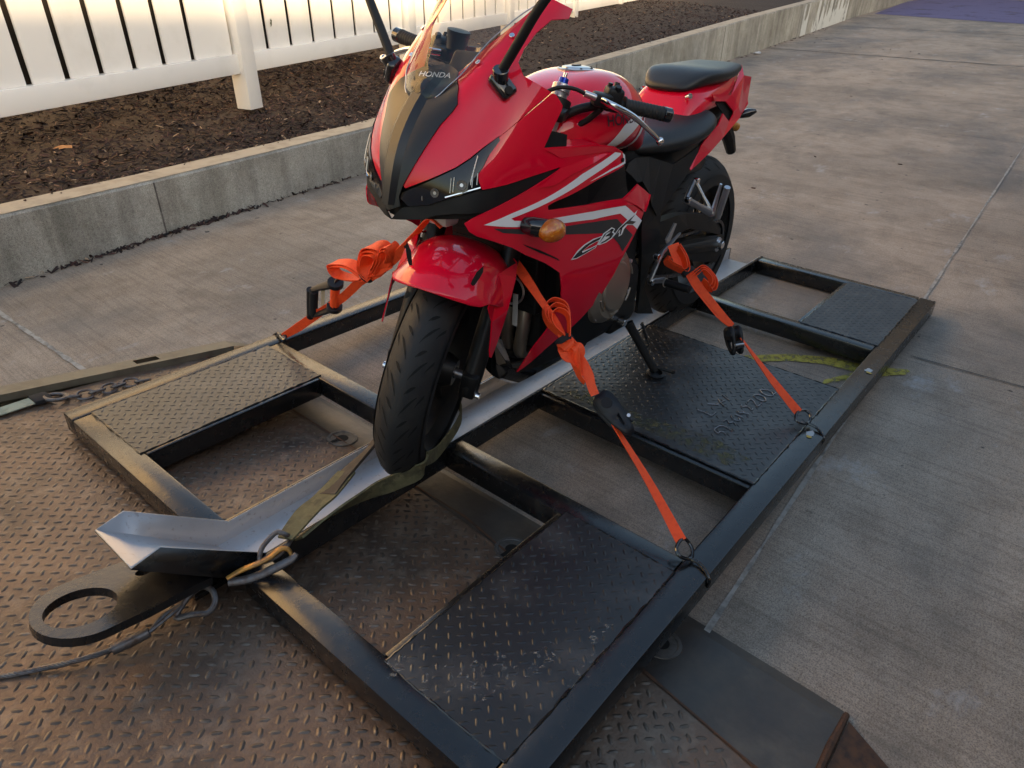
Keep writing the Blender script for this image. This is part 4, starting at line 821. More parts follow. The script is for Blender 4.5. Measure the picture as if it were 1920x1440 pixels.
# ---- fork, clamps, fender
fd=Vector((-math.sin(RK),0,math.cos(RK)))
for s in (-1,1):
    b0=Vector((1.425,s*.1,.275))
    steered(part('fork_lower',*tubevf([b0-fd*.02,b0,b0+fd*.05,b0+fd*.40,b0+fd*.43],[.016,.026,.027,.0265,.029],16),'dark',bike))
    steered(part('fork_tube',*tubevf([b0+fd*.41,b0+fd*.755],[.0205,.0205],16),'alu',bike))
    steered(cyl('fork_cap',b0+fd*.755,b0+fd*.775,.023,'alu',bike))
    cc=steered(cyl('preload_adjuster',b0+fd*.775,b0+fd*.790,.012,'blue',bike)); 
    steered(cyl('adjuster_stem',b0+fd*.789,b0+fd*.803,.005,'chrome',bike))
    steered(cyl('axle_clamp_bolt',b0+Vector((0,s*.020,-.012)),b0+Vector((0,s*.033,-.012)),.009,'chrome',bike))
    steered(box('axle_clamp',1.385,1.445,s*.1-.022,s*.1+.022,.255,.325,'dark',bike,bev=.008))
steered(box('upper_clamp',1.09,1.17,-.135,.135,.905,.935,'dark',bike,bev=.01)).matrix_local=MST
lc=box('lower_clamp',-.035,.045,-.13,.13,-.02,.02,'black',bike,bev=.008); lc.matrix_local=MST@Matrix.Translation((1.255,0,.665))@Matrix.Rotation(-RK,4,'Y')
cal=box('brake_caliper',1.30,1.37,-.125,-.07,.36,.46,'dark',bike,bev=.012); steered(cal)
hose=tube('brake_hose',[(1.33,-.11,.46),(1.30,-.13,.60),(1.22,-.12,.75),(1.12,-.14,.93)],.0045,'black',bike,8,sm=4); steered(hose)
rows=[[(1.588,0,.604),(1.584,.035,.601),(1.570,.068,.592),(1.548,.094,.580),(1.525,.108,.572)],
 [(1.552,0,.624),(1.548,.037,.621),(1.538,.072,.610),(1.52,.100,.592),(1.500,.118,.575)],
 [(1.50,0,.640),(1.498,.04,.636),(1.487,.078,.620),(1.465,.108,.585),(1.455,.130,.545)],
 [(1.42,0,.652),(1.418,.04,.648),(1.41,.08,.630),(1.395,.115,.590),(1.40,.138,.520)],
 [(1.33,0,.636),(1.33,.04,.633),(1.33,.08,.617),(1.33,.112,.590),(1.34,.136,.545)],
 [(1.25,0,.600),(1.25,.04,.597),(1.25,.075,.585),(1.26,.10,.57),(1.27,.120,.555)]]
v=[];f=[]
for rw in rows:
    full=[(x,-y,z) for x,y,z in rw[:0:-1]]+rw; v+=full
nC=len(rows[0])*2-1
for i in range(len(rows)-1):
    for k in range(nC-1): f.append((i*nC+k,i*nC+k+1,(i+1)*nC+k+1,(i+1)*nC+k))
me=mesh('front_fender',v,f); 
if sum((p.normal.z for p in me.polygons))<0: me.flip_normals()
fen=obj('front_fender',me,'red',bike,angle=70); sub(fen,2); solid(fen,.003); steered(fen)
lob=[(1.500,.117,.560),(1.476,.128,.515),(1.468,.133,.47),(1.468,.137,.435),(1.462,.141,.412),(1.452,.143,.405),(1.440,.144,.42),(1.422,.146,.46),(1.395,.146,.515),(1.350,.140,.58),(1.31,.128,.60),(1.27,.115,.585),(1.28,.105,.60),(1.40,.105,.60)]
for s in (-1,1):
    o=sheet('fender_side',[(x,s*y,z) for x,y,z in lob],'red',fen,th=.003,mirror=False)
    if s<0 : o.data.flip_normals() if sum(p.normal.y*p.area for p in o.data.polygons)>0 else None
for s in (1,-1):
    o=part('fender_vent',[(x+.012,s*(abs(y)+.004),z+.004) for x,y,z in D['vent']],[tuple(range(7))],'groove',fen,smooth=False)
# ---- upper cowl, nose, lights, screen
cowl=fpatch('upper_cowl',D['upper_cowl'],'red',bike,both=True)
fpatch('nose_panel',D['nose_panel'],'nose',bike,off=.0035,both=True,step=.011)
v=[];f=[]
# raised spine of the nose panel
zs=np.linspace(.735,.985,14); hw=np.interp(zs,[.735,.8,.9,.985],[.016,.024,.03,.028])/1.0
mb=MB()
for i,z in enumerate(zs):
    for k,(yy,oo) in enumerate(((-1,.0036),(-.45,.0125),(.45,.0125),(1,.0036))):
        th=math.asin(max(-1,min(1,yy*hw[i]/FAIR.R(0,z)[0]))); mb.v.append(tuple(FAIR.pts([th],[z],oo)[0]))
for i in range(len(zs)-1):
    for k in range(3): a=i*4+k; mb.f.append((a,a+1,a+5,a+4))
me=mesh('nose_spine',mb.v,mb.f)
if me.polygons[20].normal.x<0: me.flip_normals()
obj('nose_spine',me,'nose',bike,angle=20)
for s in (1,-1):
    hl=fpatch('headlight',D['headlight'],'glasslens',bike,off=.0015,side=s)
    T=[p[0] for p in D['headlight']];Z=[p[1] for p in D['headlight']]
    # chrome light guide, reflector ribs and brow inside the lens
    a=[D['headlight'][5],D['headlight'][6],D['headlight'][7]]
    pl=[tuple(FAIR.pts([t],[z+.004],.0035)[0]) for t,z in [(D['headlight'][5][0],D['headlight'][5][1]),(D['headlight'][6][0],D['headlight'][6][1])]]
    pl=[(x,y*s,z) for x,y,z in pl]; part('light_guide',*tubevf(pl,.0022,6),'chrome',hl)
    hA=D['headlight'][5]; hB=D['headlight'][1]; hC=D['headlight'][8]
    def hp(u,w,off):   # u from outer end to nose, w from lower to upper edge
        t=hA[0]+(hC[0]-hA[0])*u; z=hA[1]+(hC[1]-hA[1])*u+w*.045; p=FAIR.pts([t],[z],off)[0]; return (p[0],p[1]*s,p[2])
    for k in range(9):
        t=hA[0]+(hB[0]-hA[0])*(.1+k*.10)-.035; z=hA[1]+(hB[1]-hA[1])*(.1+k*.10)+.002
        pl=[tuple(FAIR.pts([t],[z+q_],.003)[0]) for q_ in (0,.012*(1-k*.07))]; pl=[(x,y*s,z_) for x,y,z_ in pl]; part('reflector_rib',*tubevf(pl,.0013,5),'alu',hl)
    for (u,w,r_) in ((.25,.42,.010),(.62,.36,.009)):
        p=Vector(hp(u,w,.0028)); n_=(Vector(hp(u,w,.02))-Vector(hp(u,w,0))).normalized()
        lathe('reflector_bowl',[(0,r_*.45),(.0006,r_*.8),(.0012,r_),(.0004,r_*1.08)],p,n_,'socket',hl,n=24); lathe('bulb_cap',[(.001,0),(.001,r_*.38),(0,r_*.42)],p,n_,'alu',hl,n=16)
    for (u,w0,w1) in ((.05,.25,.75),(.11,.2,.7),(.36,.2,.85),(.40,.2,.85),(.80,.15,.35)):
        part('lens_bar',*tubevf([hp(u,w0,.003),hp(u,w1,.003)],.0011,5),'alu',hl)
ch=fpatch('chin_trim',D['chin'],'black',bike,off=-.004,both=True)
dv=fpatch('cowl_backing',[(-.02,.70),(.60,.73),(.72,.80),(.72,.87),(.50,.90),(.30,.86),(-.02,.80)],'groove',bike,off=-.02,both=True,step=.03)
# screen
WR=[[(1.427,0,.917)]*5,
 [(1.407,.046,.948),(1.416,.024,.953),(1.419,0,.955)],[(1.390,.064,.969),(1.401,.034,.976),(1.405,0,.979)],[(1.364,.083,.996),(1.383,.045,1.008),(1.389,0,1.013)],
 [(1.303,.100,1.052),(1.334,.056,1.070),(1.345,0,1.077)],[(1.238,.123,1.098),(1.280,.068,1.123),(1.294,0,1.132)],[(1.188,.142,1.128),(1.236,.078,1.162),(1.252,0,1.173)],[(1.150,.140,1.160),(1.196,.078,1.197),(1.212,0,1.208)]]
W2=[]
for i,rw in enumerate(WR):
    W2.append([(1.427,.004,.917),(1.427,.002,.917),(1.428,0,.917),(1.427,-.002,.917),(1.427,-.004,.917)] if i==0 else rw+[(x,-y,z) for x,y,z in rw[1::-1]])
cols=[smoothpts([W2[i][k] for i in range(len(W2))],5) for k in range(5)]
grid=[smoothpts([cols[k][i] for k in range(5)],4) for i in range(len(cols[0]))]
nC=len(grid[0]); v=[p for r_ in grid for p in r_]; f=[(i*nC+k,(i+1)*nC+k,(i+1)*nC+k+1,i*nC+k+1) for i in range(len(grid)-1) for k in range(nC-1)]
me=mesh('windscreen',v,f)
if sum(p.normal.z for p in me.polygons)<0: me.flip_normals()
ws=obj('windscreen',me,'glass',bike,angle=180)
# screen rim edge
for s in (1,-1):
    tube('screen_edge',[(x,y*s,z) for x,y,z in [(1.427,0,.917)]+[r_[0] for r_ in WR[1:]]],.0014,'alu',ws,6,sm=4)
M['mark']=mat('etched_white',(.7,.68,.66),.5)
textpart('screen_lettering','HONDA',.019,(1.392,.030,.986),(-.42,1.0,.0),(-.75,-.2,.66),'mark',ws,th=.004)
for s in (1,-1):
    for x,y,z in ((1.325,.0975,1.012),(1.258,.128,1.062)):
        p=FAIR.pts([math.atan2(y,x-.9)],[z],.001)[0]; q=FAIR.pts([math.atan2(y,x-.9)],[z],.006)[0]
        cyl('screen_bolt',(p[0],p[1]*s,p[2]),(q[0],q[1]*s,q[2]),.0058,'chrome',bike,n=14)
# cockpit behind the screen
o=box('instrument_cluster',-.025,.025,-.065,.065,-.035,.035,'black',bike,bev=.01); o.matrix_local=Matrix.Translation((1.235,0,.985))@Matrix.Rotation(R_(-35),4,'Y')
o=box('instrument_face',-.004,.004,-.062,.062,-.035,.035,'gloss',bike,bev=.003); o.matrix_local=Matrix.Translation((1.215,0,1.0))@Matrix.Rotation(R_(-35),4,'Y')
box('cockpit_bracket',1.18,1.28,-.04,.04,.88,.95,'black',bike,bev=.01)
for s in (1,-1): tube('cowl_stay',[(1.14,s*.05,.90),(1.25,s*.09,.96),(1.31,s*.10,1.0)],.008,'black',bike,8)
# ---- mirrors
for s in (1,-1):
    base=Vector((1.338,s*.158,.987)); b2=FAIR.pts([math.atan2(.19,1.375-.9)],[.965],.004)[0]; b2=Vector((b2[0],b2[1]*s,b2[2]))
    mr=box('mirror_base',-.028,.030,-.012,.012,-.02,.02,'gloss',bike,bev=.009,seg=3)
    dirv=(base-b2).normalized(); yv=Vector((.25,s*1,.15)).normalized(); zv=dirv.cross(yv).normalized(); yv=zv.cross(dirv)
    mr.matrix_local=Matrix(((dirv.x,yv.x,zv.x,(base.x+b2.x)/2),(dirv.y,yv.y,zv.y,(base.y+b2.y)/2),(dirv.z,yv.z,zv.z,(base.z+b2.z)/2),(0,0,0,1)))
    cyl('mirror_bolt',b2+Vector((.004,s*.006,.002)),b2+Vector((.010,s*.016,.004)),.008,'black',bike,n=16)
    cyl('mirror_pivot',base+Vector((-.006,-s*.002,-.016)),base+Vector((.008,s*.012,.022)),.017,'gloss',bike,n=20)
    P=[base+Vector((0,s*.004,.012)),Vector((1.332,s*.20,1.055)),Vector((1.325,s*.245,1.12)),Vector((1.31,s*.285,1.17)),Vector((1.30,s*.325,1.20))]
    tube('mirror_stem',P,[.010,.0125,.0125,.0105,.010],'black',bike,12,sm=4,flat=.7) if False else part('mirror_stem',*tubevf(smoothpts(P,4),list(np.interp(np.linspace(0,4,17),range(5),[.0085,.0085,.0080,.0080,.008])),12,flat=1.25),'black',bike)
    me=mesh('mirror_head',*boxvf(-.02,.03,-.075,.075,-.035,.042)); bevel(me,.018,4); o=obj('mirror_head',me,'black',bike); o.matrix_local=Matrix.Translation((1.285,s*.375,1.215))@Matrix.Rotation(R_(s*12),4,'Z')
# ---- side fairings
for s in (1,-1):
    sf=fpatch('side_fairing',D['side'],'red',bike,off=.0005,side=s)
    if s>0:
        sf['label']='left side fairing with white stripes and lettering'
    for nm,key,m,of in (('white_stripe','stripe_white','white',.0022),('charcoal_stripe','stripe_black','band',.0020),('white_stripe','stripe_edge','white',.0022),('panel_gap','slot_line','groove',.0018)):
        fpatch(nm,D[key],m,sf,off=of,side=s,th=0)
    for key,mf in (('facet',.007),('facet2',.003),('facet3',.002),('facet4',-.006)):
        poly=D[key]; zz=[p[1] for p in poly]; z0_,z1_=min(zz),max(zz)
        v,f=fpatchvf(poly,.0012,.012,1); V=[]
        for p in v:
            # tilted facet: proud along its lower edge so that it faces up (or along its upper edge)
            t=math.atan2(p[1],p[0]-.9); e=poly
            lo=np.interp(t,*zip(*sorted((a,min([b2 for a2,b2 in e if abs(a2-a)<.12])) for a,_b in e))); hi=np.interp(t,*zip(*sorted((a,max([b2 for a2,b2 in e if abs(a2-a)<.12])) for a,_b in e)))
            u_=(p[2]-lo)/max(hi-lo,.004); u_=min(max(u_,0),1); k_=.0008+(abs(mf)*(1-u_) if mf>0 else abs(mf)*u_)
            r0=math.hypot(p[1],p[0]-.9); V.append((.9+(r0+k_)*math.cos(t),(r0+k_)*math.sin(t)*s,p[2]))
        me=mesh('fairing_facet',V,f)
        if sum(p.normal.y*s*p.area for p in me.polygons)<0: me.flip_normals()
        obj('fairing_facet',me,'red',sf,angle=20)
    if s>0:
        for q in D['cbr_white']: fpatch('logo_backing',q,'white',sf,off=.0028,side=s,th=0,step=.006)
        for q in D['cbr_black']: fpatch('logo_letter',q,'gloss',sf,off=.0036,side=s,th=0,step=.005)
    for bt,bz in D['bolts']:
        p=FAIR.pts([bt],[bz],.0015)[0]; q=FAIR.pts([bt],[bz],.0042)[0]; cyl('fairing_bolt',(p[0],p[1]*s,p[2]),(q[0],q[1]*s,q[2]),.0052,'dark',sf,n=12)
    sheet('fairing_top_panel',[(x,y-.006,z-.006) for x,y,z in D['inner_top']],'red',bike,th=.003,plane='xy',mirror=s<0)
    sheet('inner_fairing',D['inner_fill'],'black',bike,th=.003,mirror=s<0)
    fpatch('belly_pan',D['belly'],'black',bike,off=-.006,side=s)
    sheet('belly_front',D['black_low'],'gloss',bike,th=.004,mirror=s<0)
    sheet('side_cover',D['side_plate'],'black',bike,th=.006,mirror=s<0)
    sheet('frame_plate',D['frame_plate'],'dark',bike,th=.012,mirror=s<0)
    sheet('tail_side_panel',D['tail_blade'],'red',bike,th=.004,mirror=s<0)
    sheet('tail_rear_panel',D['tail_outer'],'red',bike,th=.004,mirror=s<0)
    sheet('tail_vent',D['tail_inner'],'groove',bike,th=.004,mirror=s<0)
    # indicators
    p=Vector(D['ind'][0]); q=Vector(D['ind'][1]); p.y*=s; q.y*=s
    part('indicator_stalk',*tubevf([p-Vector((0,s*.02,0)),p,q],[.018,.022,.022],14),'gloss',bike)
    bm=bmesh.new(); bmesh.ops.create_uvsphere(bm,u_segments=24,v_segments=14,radius=1); 
    for vv in bm.verts: vv.co=Vector((vv.co.x*.036,vv.co.y*.030,vv.co.z*.026))
    me=bpy.data.meshes.new('indicator_lens'); bm.to_mesh(me); bm.free(); o=obj('indicator_lens',me,'amber',bike,angle=180); o.location=q+Vector((0,s*.004,-.002))
    0 and lathe('indicator_rim',[(-.004,.031),(0,.034),(.004,.031)],q+Vector((-.004,-s*.004,0)),(-.15,s*1,0),'gloss',bike,n=24)
    p=Vector(D['rear_ind'][0]); q=Vector(D['rear_ind'][1]); p.y*=s;q.y*=s
    part('rear_indicator',*tubevf([p+(p-q)*.4,p,p.lerp(q,.5),q],[.008,.013,.016,.006],14),'gloss',bike)
    cyl('rear_indicator_lens',p.lerp(q,.2)+Vector((-.018,0,0)),p.lerp(q,.6)+Vector((-.022,0,0)),.010,'amber',bike)
# dark core behind fairings: radiator, airbox, engine
box('radiator',1.13,1.165,-.15,.15,.40,.66,'dark',bike,bev=.004,smooth=False)
for k in range(12):
    z=.42+k*.02; box('radiator_fin',1.165,1.168,-.14,.14,z,z+.004,'black',bike,smooth=False)
cyl('horn',(1.165,.085,.475),(1.20,.09,.47),.042,'gloss',bike,n=28)
lathe('horn_rim',[(0,.038),(.003,.040),(.004,.043),(0,.045)],(1.20,.09,.47),(1,.15,-.1),'alu',bike,n=28)
o=box('inner_core',.62,1.12,-.135,.135,.27,.70,'groove',bike,bev=.02)
box('cylinder_block',.86,1.06,-.15,.15,.36,.62,'dark',bike,bev=.02)
box('crankcase',.60,1.02,-.15,.15,.20,.42,'dark',bike,bev=.04,seg=3)
for s in (-1,1):
    for y in (.045,.10):
        tube('exhaust_pipe',[(1.05,s*y,.50),(1.13,s*y,.44),(1.15,s*y,.34),(1.12,s*y*.7,.25),(1.0,s*.03,.215)],.019,'bronze',bike,12,sm=5)
part('exhaust_chamber',*tubevf([(1.16,0,.235),(1.12,0,.225),(.80,0,.21),(.72,0,.22)],[.05,.065,.065,.05],16,flat=1.6),'gloss',bike)
M['lab']=mat('paper_label',(.5,.5,.5),.6)
box('radiator_label',1.195,1.198,.10,.115,.37,.46,'lab',bike,smooth=False)
# clutch cover
cc=Vector((.905,.188,.430))
cv=lathe('clutch_cover',[(0,.118),(.022,.112),(.034,.100),(.040,.094),(.040,.072),(.046,.070),(.048,.066),(.048,0)],cc,(-.08,1,.02),'bronze',bike,n=48,angle=25)
for k in range(6):
    a=k*math.pi/3+.3; part('cover_rib',*tubevf([cc+Vector((math.cos(a+u)*.080,.0485,math.sin(a+u)*.080)) for u in (0,.25,.5)],.0028,6),'bronze',bike)
for k in range(7):
    a=k*2*math.pi/7; cyl('cover_bolt',cc+Vector((math.cos(a)*.107,.018,math.sin(a)*.107)),cc+Vector((math.cos(a)*.107,.032,math.sin(a)*.107)),.0055,'alu',bike,n=10)
sheet('sprocket_cover',D['sprocket_guard'],'black',bike,th=.03)
# ---- tank
def ring(X,h):  # half profile list of (y,z), top to bottom
    return [(X,y,z) for y,z in h]+[(X,-y,z) for y,z in h[::-1]]
secs_=[(1.085,[(.03,.875),(.07,.868),(.10,.845),(.115,.80),(.11,.765)]),
 (1.03,[(.04,.925),(.09,.912),(.135,.870),(.15,.81),(.14,.765)]),
 (.95,[(.05,.955),(.105,.944),(.160,.895),(.175,.83),(.155,.765)]),
 (.85,[(.05,.972),(.115,.962),(.178,.905),(.192,.845),(.165,.760)]),
 (.76,[(.05,.968),(.11,.958),(.172,.900),(.185,.84),(.150,.750)]),
 (.69,[(.045,.940),(.095,.928),(.145,.880),(.150,.82),(.125,.735)]),
 (.635,[(.035,.885),(.075,.872),(.115,.835),(.120,.79),(.110,.725)]),
 (.60,[(.03,.80),(.06,.795),(.09,.78),(.095,.75),(.09,.72)])]
rings=[ring(X,h) for X,h in secs_]
me=mesh('fuel_tank',*loftvf(rings)); fixn(me)
if sum((p.center-Vector((.85,0,.85))).dot(p.normal) for p in me.polygons)<0: me.flip_normals()
tank=obj('fuel_tank',me,'red',bike,angle=180); sub(tank,3)
lathe('tank_cap',[(-.002,.052),(.002,.052),(.0035,.047),(.0035,.040),(.006,.038),(.008,.030),(.008,0)],(.835,0,.9655),(-.02,0,1),'alu',bike,n=40,angle=20)
for k in range(7):
    a=k*2*math.pi/7; cyl('cap_bolt',(.835+.043*math.cos(a),.043*math.sin(a),.968),(.835+.043*math.cos(a),.043*math.sin(a),.9715),.0035,'dark',bike,n=8)
part('cap_flap',*boxvf(.822,.850,-.006,.006,.972,.9765),'dark',bike)
def tankmark(name,pts,m,off=.0022,s=1):
    # polygon (X,Z) on the tank side, pushed out onto its skin
    from mathutils.bvhtree import BVHTree
    dg=bpy.context.evaluated_depsgraph_get(); ev=tank.evaluated_get(dg); m2=ev.to_mesh()
    bvh=BVHTree.FromPolygons([vv.co[:] for vv in m2.vertices],[tuple(p.vertices) for p in m2.polygons])
    pf=[]; n=len(pts)
    for i in range(n):
        a=pts[i];b=pts[(i+1)%n]
        for j in range(6): pf.append((a[0]+(b[0]-a[0])*j/6,a[1]+(b[1]-a[1])*j/6))
    xs=[p[0] for p in pf];zs=[p[1] for p in pf]; ins=[]
    for x in np.arange(min(xs),max(xs),.012):
        for z in np.arange(min(zs),max(zs),.012):
            if inpoly(x,z,pf) and min((x-a)**2+(z-b)**2 for a,b in pf)>.00003: ins.append((x,z))
    vsx=[Vector(p) for p in pf+ins]; r=delaunay_2d_cdt(vsx,[(i,(i+1)%len(pf)) for i in range(len(pf))],[],1,1e-7)
    V=[]
    for p in r[0]:
        h=bvh.ray_cast(Vector((p.x,s*.5,p.y)),Vector((0,-s,0)))
        V.append(h[0]+h[1].normalized()*off*(1 if h[1].y*s>0 else -1) if h[0] else Vector((p.x,s*.12,p.y)))
    ev.to_mesh_clear()
    me=mesh(name,V,[tuple(f) for f in r[2]])
    if sum(p.normal.y*s*p.area for p in me.polygons)<0: me.flip_normals()
    return obj(name,me,m,tank)
for s in (1,-1):
    tankmark('white_stripe',[(.925,.775),(.885,.766),(.80,.835),(.755,.880),(.735,.878),(.79,.81),(.85,.835),(.90,.81)],'white',s=s) if False else tankmark('white_stripe',[(.930,.792),(.885,.778),(.835,.815),(.775,.850),(.745,.875),(.775,.880),(.815,.872),(.865,.848)],'white',s=s)
    tankmark('white_stripe',[(.815,.757),(.765,.775),(.735,.845),(.722,.872),(.734,.874),(.755,.845),(.785,.785),(.825,.768)],'white',s=s)
def tanktext(st,size,cx,cz,ang,m,s):
    from mathutils.bvhtree import BVHTree
    dg=bpy.context.evaluated_depsgraph_get(); ev=tank.evaluated_get(dg); m2=ev.to_mesh()
    bvh=BVHTree.FromPolygons([vv.co[:] for vv in m2.vertices],[tuple(p.vertices) for p in m2.polygons])
    v,f=textvf(st,size); V=[]
    for a,b,c in v:
        x=cx-s*(a*math.cos(ang)-b*math.sin(ang)); z=cz+a*math.sin(ang)+b*math.cos(ang)
        h=bvh.ray_cast(Vector((x,s*.5,z)),Vector((0,-s,0))); V.append(h[0]+Vector((0,s*.0025,.001)) if h[0] else Vector((x,s*.15,z)))
    ev.to_mesh_clear(); part('tank_lettering',V,f,m,tank,smooth=False)
M['badge']=mat('dark_badge',(.06,.02,.03),.3)
tanktext('HONDA',.036,.862,.862,R_(0),'badge',1); tanktext('HONDA',.036,.862,.862,0,'badge',-1)
# wing badge above the lettering
wb=MB()
for k in range(5):
    P=[]
    for t in np.linspace(0,1,6):
        x=.895-t*(.060-.006*k); z=.895-.0052*k+.010*math.sin(t*2.2); P.append((x,z))
    for i in range(5):
        q=[]
        for (x,z),d in ((P[i],-.0016),(P[i+1],-.0016),(P[i+1],.0016),(P[i],.0016)): q.append((x,z+d))
        wb.v+=[(x,0,z) for x,z in q]; n0_=len(wb.v)-4; wb.f.append((n0_,n0_+1,n0_+2,n0_+3))
from mathutils.bvhtree import BVHTree
dg=bpy.context.evaluated_depsgraph_get(); ev=tank.evaluated_get(dg); m2=ev.to_mesh(); bvh=BVHTree.FromPolygons([vv.co[:] for vv in m2.vertices],[tuple(p.vertices) for p in m2.polygons])
V=[]
for x,_,z in wb.v:
    h=bvh.ray_cast(Vector((x,.5,z)),Vector((0,-1,0))); V.append(h[0]+Vector((0,.0025,.001)) if h[0] else Vector((x,.15,z)))
ev.to_mesh_clear(); part('wing_badge',V,wb.f,'badge',tank,smooth=False)
# ---- seats and tail
box('rear_frame_core',.12,.70,-.095,.095,.60,.755,'black',bike,bev=.03)
box('shock_body',.36,.52,-.05,.05,.34,.62,'dark',bike,bev=.02)
def loft(name,secs,m,lv=2,parent=bike,angle=180,crease=None):
    rr=[ring(X,h) for X,h in secs]; me=mesh(name,*loftvf(rr)); fixn(me)
    c=sum((Vector(v_.co) for v_ in me.vertices),Vector())/len(me.vertices)
    if sum((p.center-c).dot(p.normal) for p in me.polygons)<0: me.flip_normals()
    o=obj(name,me,m,parent,angle=angle); sub(o,lv); return o
loft('rider_seat',[(.665,[(.03,.765),(.07,.760),(.088,.745),(.08,.715)]),(.60,[(.04,.775),(.09,.768),(.115,.745),(.10,.705)]),(.50,[(.06,.790),(.125,.783),(.165,.752),(.15,.705)]),
 (.40,[(.06,.808),(.145,.800),(.190,.765),(.18,.715)]),(.31,[(.06,.826),(.150,.816),(.192,.785),(.18,.740)]),(.25,[(.06,.836),(.14,.828),(.170,.80),(.16,.765)]),(.225,[(.04,.82),(.09,.815),(.14,.80),(.13,.77)])],'seat')
# red tail base with the sloped step between the seats
loft('seat_cowl',[(.375,[(.05,.80),(.10,.795),(.115,.775),(.11,.74)]),(.35,[(.05,.845),(.095,.838),(.115,.80),(.12,.74)]),(.315,[(.05,.885),(.085,.880),(.125,.83),(.135,.76)]),(.26,[(.05,.897),(.09,.892),(.125,.862),(.13,.79)]),
 (.10,[(.05,.905),(.09,.90),(.118,.862),(.12,.80)]),(-.04,[(.04,.915),(.075,.91),(.095,.885),(.09,.82)]),(-.13,[(.03,.905),(.055,.900),(.065,.885),(.06,.86)]),(-.155,[(.02,.895),(.03,.893),(.04,.885),(.035,.875)])],'red',lv=2,angle=40)
cyl('seat_lock',(.335,.085,.862),(.342,.10,.868),.0085,'chrome',bike,n=20)
loft('pillion_seat',[(.34,[(.02,.892),(.045,.890),(.06,.882),(.055,.872)]),(.315,[(.055,.908),(.082,.903),(.088,.893),(.086,.868)]),(.275,[(.06,.934),(.100,.928),(.108,.916),(.106,.872)]),(.22,[(.06,.944),(.118,.938),(.127,.925),(.124,.880)]),
 (.14,[(.06,.938),(.122,.934),(.132,.922),(.128,.882)]),(.05,[(.06,.940),(.112,.937),(.121,.926),(.117,.89)]),(-.03,[(.05,.944),(.09,.942),(.098,.932),(.094,.905)]),(-.06,[(.045,.940),(.075,.938),(.083,.929),(.078,.91)])],'seat')
loft('undertail',[(.45,[(.05,.78),(.10,.77),(.12,.73),(.10,.68)]),(.25,[(.05,.83),(.11,.82),(.125,.76),(.10,.70)]),(.05,[(.05,.86),(.09,.85),(.105,.80),(.09,.765)]),(-.08,[(.04,.87),(.06,.86),(.07,.83),(.05,.80)])],'black',lv=1,angle=40)
part('plate_holder',*tubevf([(-.05,0,.80),(-.14,0,.74),(-.24,0,.66),(-.29,0,.60)],[.035,.030,.026,.02],10),'black',bike)
cyl('plate_lamp',(-.20,.015,.715),(-.235,.03,.70),.016,'gold',bike)
box('tail_lamp',-.165,-.13,-.05,.05,.855,.885,'red',bike,bev=.008)
for s in (1,-1): tube('subframe_rail',[(.62,s*.13,.60),(.40,s*.135,.66),(.10,s*.12,.77)],.013,'black',bike,10)
# ---- swingarm, chain, hangers, controls, stand
sheet('swingarm_upper',D['swing_upper'],'black',bike,th=.035); sheet('swingarm_lower',D['swing_lower'],'black',bike,th=.035)
sheet('swingarm_upper',D['swing_upper'],'black',bike,th=.035,mirror=True)
for s in (1,-1): part('swingarm_beam',*tubevf([(.56,s*.085,.42),(.30,s*.11,.36),(.0,s*.115,.312),(-.05,s*.115,.305)],[.035,.028,.028,.022],8),'black',bike,angle=50)
cyl('axle_nut',(0,.135,.312),(0,.155,.312),.017,'chrome',bike,n=6)
cyl('adjuster_plate',(0,.128,.312),(0,.137,.312),.028,'alu',bike,n=24)
# chain run and sprocket
def chainpath():
    P=[]; 
    for a in np.linspace(-math.pi/2,math.pi/2,18): P.append((-.085*math.cos(a),.105,.312+.085*math.sin(a)))
    P=P+[(.2,.105,.40),(.45,.105,.42),(.60,.105,.42)]
    for a in np.linspace(math.pi/2,-math.pi/2,8)[1:-1]: P.append((.60+.035*math.cos(a),.105,.385+.035*math.sin(a)))
    P+=[(.60,.105,.35),(.40,.105,.285),(.2,.105,.245)]
    return P
cpth=smoothpts(chainpath(),2,True)
chain=part('drive_chain',*tubevf(cpth,.0075,6,closed=True,flat=.7),'dark',bike)
clen=MB(); acc=0
for i in range(1,len(cpth)):
    a=cpth[i-1];b=cpth[i];L=(b-a).length;n_=max(1,int(L/.016))
    for k in range(n_):
        c=a.lerp(b,k/n_); t=(b-a).normalized()
        Mx=Matrix.Translation(c+Vector((0,.009,0)))@Matrix.Rotation(-math.atan2(t.z,t.x),4,'Y'); vv,ff=boxvf(-.0065,.0065,-.0015,.0015,-.0055,.0055); clen.add([Mx@Vector(q) for q in vv],ff)
o=clen.build('chain_plate','hookm',chain,smooth=False); o['kind']='stuff'
lathe('rear_sprocket',[(0,.078),(.006,.080),(.006,.05),(0,.05)],(0,.10,.312),(0,1,0),'dark',bike,n=40,closed_prof=True)
part('chain_guard',*tubevf([(.30,.115,.43),(.10,.118,.425),(-.02,.118,.42)],[.014,.016,.010],8,flat=.5),'black',bike)
